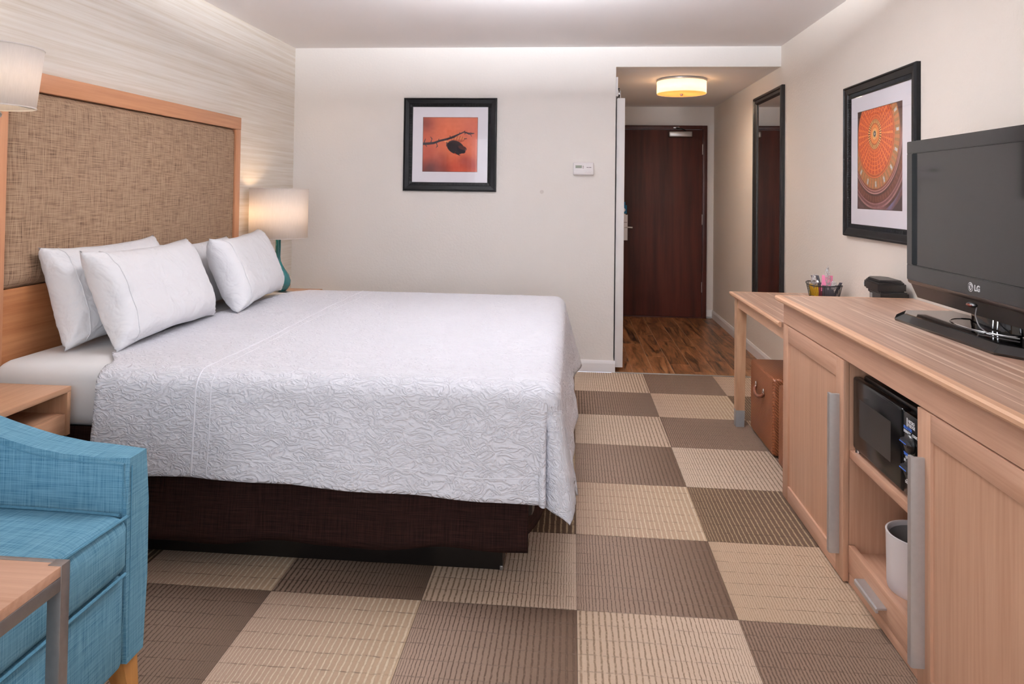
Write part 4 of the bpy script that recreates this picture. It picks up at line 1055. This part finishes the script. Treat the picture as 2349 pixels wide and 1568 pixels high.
# microwave in the bay
mw = thing('microwave', 'small black microwave oven in the dresser bay', 'microwave', (1.1, 2.28, .452))
MX, MY0, MY1, MZ0, MZ1 = .9635, 2.035, 2.530, .463, .706
MS = .4520
obj('case', B(MX+.03, MX+.33, MY0+.004, MY1-.018, MZ0+.004, MZ1+.008, bev=.006), 'plastic_black', mw)
dm = obj('oven_door', B(MX, MX+.031, 2.164, MY1, MZ0, MZ1, bev=.010, seg=3), 'oven_black', mw)
obj('oven_window', B(MX-.0006, MX+.002, 2.237, 2.470, .522, .644), 'oven_glass', dm)
pn_ = obj('control_panel', B(MX+.002, MX+.031, MY0, 2.160, MZ0, MZ1-.004, bev=.006), 'oven_black', mw)
for z, yk in ((.618, 2.120), (.543, 2.120)):
    kb = obj('knob', lathe(NB(), [(.028, 0), (.026, -.006), (.023, -.008)], (MX+.002, yk, z), 28, 'x'), 'plastic_black', pn_)
    obj('grip', prism(NB(), [(MX-.006, yk-.026, z-.006), (MX-.017, yk-.022, z-.004), (MX-.017, yk+.022, z+.004), (MX-.006, yk+.026, z+.006)], (0, -.004, .008)), 'plastic_black', kb)
    obj('pointer', B(MX-.0178, MX-.0166, yk-.018, yk+.022, z+.003, z+.0055), 'ink_blue', kb)
R_, U_ = (0, -1, 0), (0, 0, 1); tx = MX+.0015
def mtext(s, size, y, z, mat): text_obj('lettering', s, size, (tx, y, z), R_, U_, mat, pn_, .0003, .0004)
mtext('MICRO', .0125, 2.131, .676, 'ink_white'); mtext('FRIDGE', .0125, 2.131, .665, 'ink_white')
obj('logo_bar', B(MX+.0012, MX+.002, 2.134, 2.139, .663, .687), 'ink_white', pn_)
mtext('SELECTOR', .0105, 2.157, .654, 'ink_blue'); mtext('DEFROST', .0100, 2.157, .643, 'ink_white'); mtext('COOK', .0100, 2.106, .644, 'ink_white')
mtext('TIMER', .0105, 2.157, .578, 'ink_blue'); mtext('OFF', .0100, 2.146, .570, 'ink_white'); mtext('30', .0100, 2.155, .560, 'ink_white'); mtext('20', .0100, 2.140, .510, 'ink_white'); mtext('DOOR', .0100, 2.147, .500, 'ink_white')
for x in (MX+.05, MX+.29):
    for y in (MY0+.04, MY1-.045): obj('foot', lathe(NB(), [(.014, 0), (.012, .0165)], (x, y, MS), 16), 'plastic_black', mw)
obj('foot', lathe(NB(), [(.010, 0), (.009, .0125)], (MX+.012, MY1-.018, MS), 14), 'chrome', mw)

# white bin in the lower bay
BCX, BCY, BZ, R0 = 1.09, 2.32, .1035, .098
wb = thing('ice_bucket', 'round white bucket in the lower dresser bay', 'bucket', (BCX, BCY, BZ))
obj('bucket_wall', lathe(NB(), [(.002, .002), (R0*.95, 0), (R0*.97, .01), (R0, .168), (R0+.001, .172), (R0-.004, .173), (R0-.008, .169), (R0-.012, .03), (.002, .022)], (BCX, BCY, BZ), 56, cap=False), 'white_plastic', wb, ang=50)
obj('inner_liner', lathe(NB(), [(R0-.011, .160), (R0*.75, .125), (R0*.6, .05), (.002, .045)], (BCX, BCY, BZ), 40, cap=False), 'cap_grey', wb)

# ---------------------------------------------------------------- television
tv = thing('television', 'flat black television on the dresser top, screen off', 'television', (1.30, 2.40, .876))
TA = 0.0; TC = Vector((1.293, 2.405, 0))
def T(s, z, d):
    """s along the screen to the far end, z height, d behind the front face"""
    c, sn = math.cos(TA), math.sin(TA); return (TC.x+d*c-s*sn, TC.y+d*sn+s*c, z)
def tbox(s0, s1, z0, z1, d0, d1, bev=0):
    return prism(NB(), [T(s0, z0, d0), T(s1, z0, d0), T(s1, z1, d0), T(s0, z1, d0)], Vector(T(0, 0, d1))-Vector(T(0, 0, d0)), bev)
HW = .462
for a in ((-HW, HW, 1.487, 1.534), (-HW, -HW+.043, 1.062, 1.487), (HW-.043, HW, 1.062, 1.487), (-HW, HW, 1.004, 1.062)):
    obj('bezel', tbox(a[0], a[1], a[2], a[3], 0, .04, .002), 'tv_bezel', tv)
obj('screen', tbox(-HW+.042, HW-.042, 1.061, 1.488, .010, .014), 'tv_screen', tv)
obj('back_cover', prism(NB(), [T(-HW+.01, 1.0, .04), T(HW-.01, 1.0, .04), T(HW-.01, 1.53, .04), T(-HW+.01, 1.53, .04)], Vector(T(0, 0, .085))-Vector(T(0, 0, .04)), .02), 'plastic_black', tv)
obj('highlighted_lip', prism(NB(), [T(-HW+.002, 1.0035, .002), T(-HW+.002, .995, .004), T(-HW+.002, .988, .012), T(-HW+.002, 1.0035, .04)], Vector(T(HW-.002, 0, 0))-Vector(T(-HW+.002, 0, 0))), 'tv_lip', tv)
ch = NB(); a0 = [T(-HW+.004, .995, .011), T(HW-.004, .995, .011), T(HW-.022, .937, .030), T(-HW+.022, .937, .030)]; a1 = [T(-HW+.004, .995, .06), T(HW-.004, .995, .06), T(HW-.022, .937, .06), T(-HW+.022, .937, .06)]
va = [ch.verts.new(p) for p in a0]; vb = [ch.verts.new(p) for p in a1]; ch.faces.new(va); ch.faces.new(vb[::-1])
for k in range(4): ch.faces.new([va[k], vb[k], vb[(k+1) % 4], va[(k+1) % 4]])
obj('chin', ch, 'tv_chin', tv, smooth=False)
# maker's mark
right = Vector(T(-1, 0, 0))-Vector(T(0, 0, 0))
lg = text_obj('brand_letters', 'LG', .026, T(-.002, 1.0225, -.0008), right, (0, 0, 1), 'silver_text', tv, .0005, .0012)
cc = Vector(T(.020, 1.0315, -.0006)); bm = NB(); n_ = Vector(T(0, 0, -1))-Vector(T(0, 0, 0))
ringv = [bm.verts.new(cc+(right*math.cos(2*PI*k/28)+Vector((0, 0, 1))*math.sin(2*PI*k/28))*.0155) for k in range(28)]; bm.faces.new(ringv)
dsc = obj('brand_disc', bm, 'silver_text', tv)
def mark(pts, r=.0010):
    obj('brand_line', tube(NB(), [cc+n_*.0006+right*a+Vector((0, 0, b)) for a, b in pts], r, 5), 'tv_bezel', dsc)
mark([(.001, .006), (.001, -.005), (.0045, -.005)]); mark([(.0115*math.cos(t), .0115*math.sin(t)) for t in [PI*.5+.12*k*PI for k in range(13)]]); mark([(.0115, 0), (.004, 0)]); mark([(-.005, .0045), (-.0045, .005)], .0018)
# stand
BA = math.radians(3.6); BC = Vector((1.300, 2.405, 0))
def Q(s, d, z):
    c, sn = math.cos(BA), math.sin(BA); return (BC.x+d*c-s*sn, BC.y+d*sn+s*c, z)
def octo(hs, d0, d1, cut, z): return [Q(-hs, d0+cut*.6, z), Q(-hs+cut, d0, z), Q(hs-cut, d0, z), Q(hs, d0+cut*.6, z), Q(hs, d1, z), Q(-hs, d1, z)]
bm = NB(); la = [octo(.355, -.120, .13, .085, .8765), octo(.357, -.122, .13, .086, .884), octo(.335, -.095, .125, .080, .903), octo(.33, -.090, .12, .078, .9045)]
rg = [[bm.verts.new(p) for p in l] for l in la]
bm.faces.new(rg[0][::-1]); bm.faces.new(rg[-1])
for a, b in zip(rg, rg[1:]):
    for k in range(6): bm.faces.new([a[k], a[(k+1) % 6], b[(k+1) % 6], b[k]])
base = obj('stand_base', bm, 'plastic_gloss', tv, smooth=False)
obj('swivel_ring', tube(NB(), [Q(.165*math.cos(2*PI*k/48), .045+.085*math.sin(2*PI*k/48), .9055) for k in range(48)], .0018, 6, closed=True), 'chrome', base)
bm = NB(); nk = []
for z, s_ in ((.9045, 1.0), (.92, .96), (.965, .94)):
    nk.append([bm.verts.new(Q(.128*s_*math.cos(2*PI*k/32), .068+.042*s_*math.sin(2*PI*k/32), z)) for k in range(32)])
for a, b in zip(nk, nk[1:]):
    for k in range(32): bm.faces.new([a[k], a[(k+1) % 32], b[(k+1) % 32], b[k]])
bm.faces.new(nk[-1])
neck = obj('stand_neck', bm, 'plastic_gloss', tv)
for s_ in (-.036, -.054):
    dq = lambda k: .068-.0425*k*math.sqrt(max(0, 1-(s_/(.128*k))**2))
    obj('chrome_strip', tube(NB(), [Q(s_, dq(.985), .908), Q(s_, dq(.945), .93), Q(s_, dq(.93), .955)], .0022, 6), 'chrome', neck)
# infrared sensor with its lead
ir = thing('infrared_sensor', 'small oval red windowed sensor with thin lead under the television', 'sensor', T(0, .98, 0))
sc_ = Vector(T(.006, .976, -.004))
def ell3(bm, c, rs, rz, rd, n=20, m=8):
    rings = []
    for j in range(m+1):
        ph = -PI/2+PI*j/m; rings.append([bm.verts.new(Vector(T(0, 0, 0))*0+c+(Vector(T(rs*math.cos(ph)*math.cos(2*PI*k/n), 0, rd*math.cos(ph)*math.sin(2*PI*k/n)))-Vector(T(0, 0, 0)))+Vector((0, 0, rz*math.sin(ph)))) for k in range(n)])
    for a, b in zip(rings, rings[1:]):
        for k in range(n): bm.faces.new([a[k], a[(k+1) % n], b[(k+1) % n], b[k]])
    return bm
obj('sensor_case', ell3(NB(), sc_, .026, .0085, .012), 'plastic_black', ir); obj('sensor_lens', ell3(NB(), sc_+Vector((-.008, 0, -.001)), .018, .0055, .006), 'red_lens', ir)
ld = [T(-.014, .970, .0), T(-.018, .962, -.004), T(-.018, .945, -.006), T(-.028, .928, -.006), T(-.045, .918, -.010), T(-.075, .914, -.018), T(-.12, .9085, -.022), T(-.17, .9085, .0), T(-.20, .909, .02)]
def cat(pts, n=6):
    pts = [Vector(p) for p in pts]; out = []
    for i in range(len(pts)-1):
        p0, p1, p2, p3 = pts[max(i-1, 0)], pts[i], pts[i+1], pts[min(i+2, len(pts)-1)]
        for k in range(n):
            t = k/n; out.append(.5*((2*p1)+(-p0+p2)*t+(2*p0-5*p1+4*p2-p3)*t*t+(-p0+3*p1-3*p2+p3)*t**3))
    return out+[pts[-1]]
obj('sensor_lead', tube(NB(), cat(ld), .0019, 6), 'cable_grey', ir)

# ---------------------------------------------------------------- desk
dk = thing('desk', 'blond oak writing desk with grey capped legs beyond the dresser', 'desk', (1.2, 4.18, 0))
obj('desk_top', B(.936, 1.497, 3.262, 4.236, .7330, .7550), 'zebra_y', dk)
obj('front_edge', prism(NB(), [(.936, 3.262, .733), (.928, 3.262, .733), (.921, 3.262, .744), (.922, 3.262, .753), (.926, 3.262, .7552), (.936, 3.262, .7552)], (0, .988, 0)), 'oak_edge', dk)
obj('end_edge', B(.936, 1.497, 4.236, 4.250, .733, .7552, bev=.002), 'oak_edge_x', dk)
obj('apron', B(.950, .968, 3.262, 4.155, .676, .7325), 'apron_wood', dk)
obj('apron', B(1.0, 1.48, 4.175, 4.192, .676, .7325), 'oak_x', dk)
obj('support_cleat', B(1.0, 1.48, 3.240, 3.258, .690, .7325), 'oak_x', dk)
for x, y in ((.943, 4.150), (1.43, 4.150)):
    w_ = .056
    bm = NB(); tv_ = [bm.verts.new((x+a*w_, y+b*w_, .7325)) for a, b in ((0, 0), (1, 0), (1, 1), (0, 1))]; bv_ = [bm.verts.new((x+a*.048, y+.003+b*.050, .094)) for a, b in ((0, 0), (1, 0), (1, 1), (0, 1))]
    bm.faces.new(tv_); bm.faces.new(bv_[::-1])
    for k in range(4): bm.faces.new([bv_[k], bv_[(k+1) % 4], tv_[(k+1) % 4], tv_[k]])
    lg_ = obj('leg', bm, 'leg_wood', dk, smooth=False)
    bm = NB(); tv_ = [bm.verts.new((x-.0008+a*.0496, y+.0022+b*.0516, .094)) for a, b in ((0, 0), (1, 0), (1, 1), (0, 1))]; bv_ = [bm.verts.new((x+a*.046, y+.004+b*.048, .0005)) for a, b in ((0, 0), (1, 0), (1, 1), (0, 1))]
    bm.faces.new(tv_); bm.faces.new(bv_[::-1])
    for k in range(4): bm.faces.new([bv_[k], bv_[(k+1) % 4], tv_[(k+1) % 4], tv_[k]])
    obj('foot_cap', bm, 'cap_grey', lg_, smooth=False)

# ---------------------------------------------------------------- ottomans
def ottoman(y0, y1, label, hy=None):
    x0, x1 = 1.017, 1.46
    r = thing('ottoman', label, 'ottoman', ((x0+x1)/2, (y0+y1)/2, 0), 'brown ottomans under the desk')
    obj('body', B(x0, x1, y0, y1, .008, .395, bev=.016, seg=4), 'leather', r)
    yc = hy or (y0+y1)/2+.01; zc = .285
    h = obj('handle', tube(NB(), [(x0-.002, yc+.075, zc), (x0-.012, yc+.07, zc-.016), (x0-.020, yc+.04, zc-.030), (x0-.022, yc, zc-.034), (x0-.020, yc-.04, zc-.032), (x0-.012, yc-.07, zc-.022), (x0-.002, yc-.075, zc-.008)], .009, 10), 'leather_plain', r)
    for s in (1, -1):
        obj('handle_ring', tube(NB(), [(x0-.006, yc+s*.076+.009*math.cos(2*PI*k/16), zc+.003+.014*math.sin(2*PI*k/16)) for k in range(16)], .0025, 6, closed=True), 'chrome', h)
    for y in (y0+.05, y1-.05):
        for x in (x0+.05, x1-.05): obj('foot', lathe(NB(), [(.018, .0005), (.018, .012)], (x, y, 0), 14), 'plastic_black', r)
ottoman(3.682, 4.135, 'brown woven leather ottoman under the desk, farther from the dresser')
ottoman(3.246, 3.596, 'brown woven leather ottoman half hidden behind the dresser end', 3.345)

# ---------------------------------------------------------------- things on the desk
DZ = .7552
bc = Vector((1.392, 4.06, DZ))
wbk = thing('condiment_basket', 'black wire basket of condiment packets on the desk', 'basket', tuple(bc))
ang0 = math.radians(-62)
def bp_(t, s, z):
    """oval boat: t angle, s size"""
    x, y = .112*s*math.cos(t), .062*s*math.sin(t); k = abs(math.cos(t)) ** 3; zz = z+.012*k*(z/.07)
    return bc+Vector((x*math.cos(ang0)-y*math.sin(ang0), x*math.sin(ang0)+y*math.cos(ang0), zz))
obj('rim', tube(NB(), [bp_(2*PI*k/48, 1.0, .070) for k in range(48)], .0032, 8, closed=True), 'wire_black', wbk)
obj('bottom_ring', tube(NB(), [bp_(2*PI*k/48, .82, .003) for k in range(48)], .0022, 6, closed=True), 'wire_black', wbk)
bm = NB()
for q in range(1, 8):
    z = .003+.067*q/8; tube(bm, [bp_(2*PI*k/40, .82+.18*q/8, z) for k in range(40)], .0007, 4, closed=True)
for k in range(54): tube(bm, [bp_(2*PI*k/54, .82, .003), bp_(2*PI*k/54, .91, .036), bp_(2*PI*k/54, 1.0, .070)], .0007 if k % 9 else .0018, 4)
for k in range(-6, 7): tube(bm, [bp_(PI/2-math.asin(max(-1, min(1, 0)))+0, .0, .003)+Vector((0, 0, 0)), bp_(PI/2+k*.24, .80, .003)], .0007, 4)
w = obj('wire_mesh', bm, 'wire_black', wbk); w['kind'] = 'stuff'
def packet(name, label, cat_, t, s, zb, wd, hg, mat, lean=(0, 0), rot=0, th_=.004, group=None):
    c = bp_(t, s, 0); c.z = DZ+zb
    d = Vector((math.cos(ang0+rot), math.sin(ang0+rot), 0)); n = Vector((-d.y, d.x, 0)); u = (Vector((0, 0, 1))+d*lean[0]+n*lean[1]).normalized()
    bm = NB(); P = []
    F_ = []
    for sd in (1, -1):
        for i in range(5):
            for j in range(5):
                a, b = i/4-.5, j/4; bulge = th_/2*(1-(2*a)**4)*(1-(2*b-1)**6)
                F_.append(bm.verts.new(c+d*(a*wd)+u*(b*hg)+n*sd*(bulge+.0003)))
    for sd in (0, 25):
        for i in range(4):
            for j in range(4): bm.faces.new([F_[sd+i*5+j], F_[sd+(i+1)*5+j], F_[sd+(i+1)*5+j+1], F_[sd+i*5+j+1]])
    edge = [(i, 0) for i in range(4)]+[(4, j) for j in range(4)]+[(i, 4) for i in range(4, 0, -1)]+[(0, j) for j in range(4, 0, -1)]
    for k in range(16):
        (a, b), (a2, b2) = edge[k], edge[(k+1) % 16]; bm.faces.new([F_[a*5+b], F_[a2*5+b2], F_[25+a2*5+b2], F_[25+a*5+b]])
    o = obj(name, bm, mat, None, ang=60); tag(o, label, cat_, group); return o
packet('sugar_packet', 'yellow sweetener packet at the end of the wire basket', 'packet', PI, .62, .006, .045, .064, 'yellow_packet', (-.05, 0), .9)
packet('sugar_packet', 'yellow sweetener packet leaning in the middle of the wire basket', 'packet', PI, .33, .006, .045, .062, 'yellow_packet', (.0, .05), .8)
packet('tea_packet', 'maroon packet beside the yellow ones in the wire basket', 'packet', PI, .12, .006, .036, .060, 'maroon_packet', (.05, 0), .9)
packet('napkin_pack', 'dark grey wrapped pack in the wire basket', 'packet', 0, .25, .006, .060, .066, 'grey_packet', (.0, 0), .5, .012)
packet('sweetener_packet', 'tall pink sweetener packet standing up in the wire basket', 'packet', .25, .15, .040, .056, .088, 'pink_packet', (.05, .0), .55, .006)
for k, (s_, ln_, r_, lab) in enumerate(((-.35, -.35, .5, 'grey plastic spoon leaning left in the wire basket'), (-.15, -.22, .6, 'grey plastic fork upright in the wire basket'), (.62, .45, .4, 'grey plastic knife leaning right in the wire basket'))):
    packet('plastic_utensil', lab, 'utensil', 0 if s_ > 0 else PI, abs(s_), .02, .016, .105 if k != 2 else .085, 'grey_packet', (ln_, .05), r_, .006, 'plastic utensils in the basket')
def crumple(name, label, c, w_, h_, d_, seed):
    bm = NB(); rings = []
    for j in range(9):
        ph = -PI/2*.86+PI*.86*j/8
        rings.append([bm.verts.new(Vector(c)+Vector((d_*math.cos(ph)*math.cos(2*PI*k/14), w_*math.cos(ph)*math.sin(2*PI*k/14), h_*math.sin(ph)))*(1+.45*nz(math.cos(2*PI*k/14)*1.6+seed, math.sin(2*PI*k/14)*1.6+j*.7, seed, 1))) for k in range(14)])
    for a, b in zip(rings, rings[1:]):
        for k in range(14): bm.faces.new([a[k], a[(k+1) % 14], b[(k+1) % 14], b[k]])
    o = obj(name, bm, 'cello', None, smooth=False); tag(o, label, 'wrapper')
crumple('plastic_wrapper', 'crumpled clear wrapper at the left of the wire basket', bc+Vector((-.030, .050, .085)), .034, .036, .02, 1.0)
crumple('plastic_wrapper', 'clear cellophane sleeve around the pink packet', bc+Vector((.012, -.022, .112)), .026, .062, .012, 5.0)
crumple('plastic_wrapper', 'small clear wrapper at the right of the wire basket', bc+Vector((.03, -.065, .08)), .022, .022, .016, 9.0)

CY_ = -.055
cm = thing('coffee_maker', 'black single cup coffee maker on the desk behind the television', 'coffee maker', (1.42, 3.36, DZ))
def rprism(pts, z0, z1, bev=.006): return prism(NB(), [(x+.015, y+CY_, z0) for x, y in pts], (0, 0, z1-z0), bev)
head = [(1.34, 3.33), (1.46, 3.33), (1.47, 3.36), (1.462, 3.50), (1.44, 3.535), (1.40, 3.545), (1.365, 3.53), (1.345, 3.49)]
hd = obj('brew_head', rprism(head, .896, .938, .007), 'plastic_black', cm)
obj('lid', rprism([(1.352, 3.345), (1.452, 3.345), (1.455, 3.49), (1.43, 3.525), (1.38, 3.522), (1.357, 3.485)], .936, .948, .004), 'plastic_black', cm)
obj('filter_basket', rprism([(1.36, 3.37), (1.45, 3.37), (1.45, 3.485), (1.36, 3.485)], .880, .897, .003), 'plastic_black', cm)
obj('column', rprism([(1.345, 3.315), (1.465, 3.315), (1.465, 3.43), (1.345, 3.43)], .775, .897, .005), 'plastic_black', cm)
obj('side_window', B(1.3585, 1.361, 3.345, 3.367, .80, .885), 'cap_grey', cm)
obj('drip_tray', rprism([(1.34, 3.315), (1.47, 3.315), (1.47, 3.53), (1.34, 3.53)], DZ+.0005, .778, .005), 'plastic_black', cm)
lp = NB(); prism(lp, [(1.3595, 3.437, .908), (1.3595, 3.437, .922), (1.3785, 3.4765, .922), (1.3785, 3.4765, .908)], (-.0015, .0007, 0)); obj('label_plate', lp, 'paper', cm)
tag(obj('paper_tray', B(1.29, 1.47, 3.56, 3.72, DZ, DZ+.006, bev=.002), 'white_plastic'), 'low white tray on the desk beside the coffee maker', 'tray')

for o in bpy.data.objects:
    if '_o' in o: del o['_o']
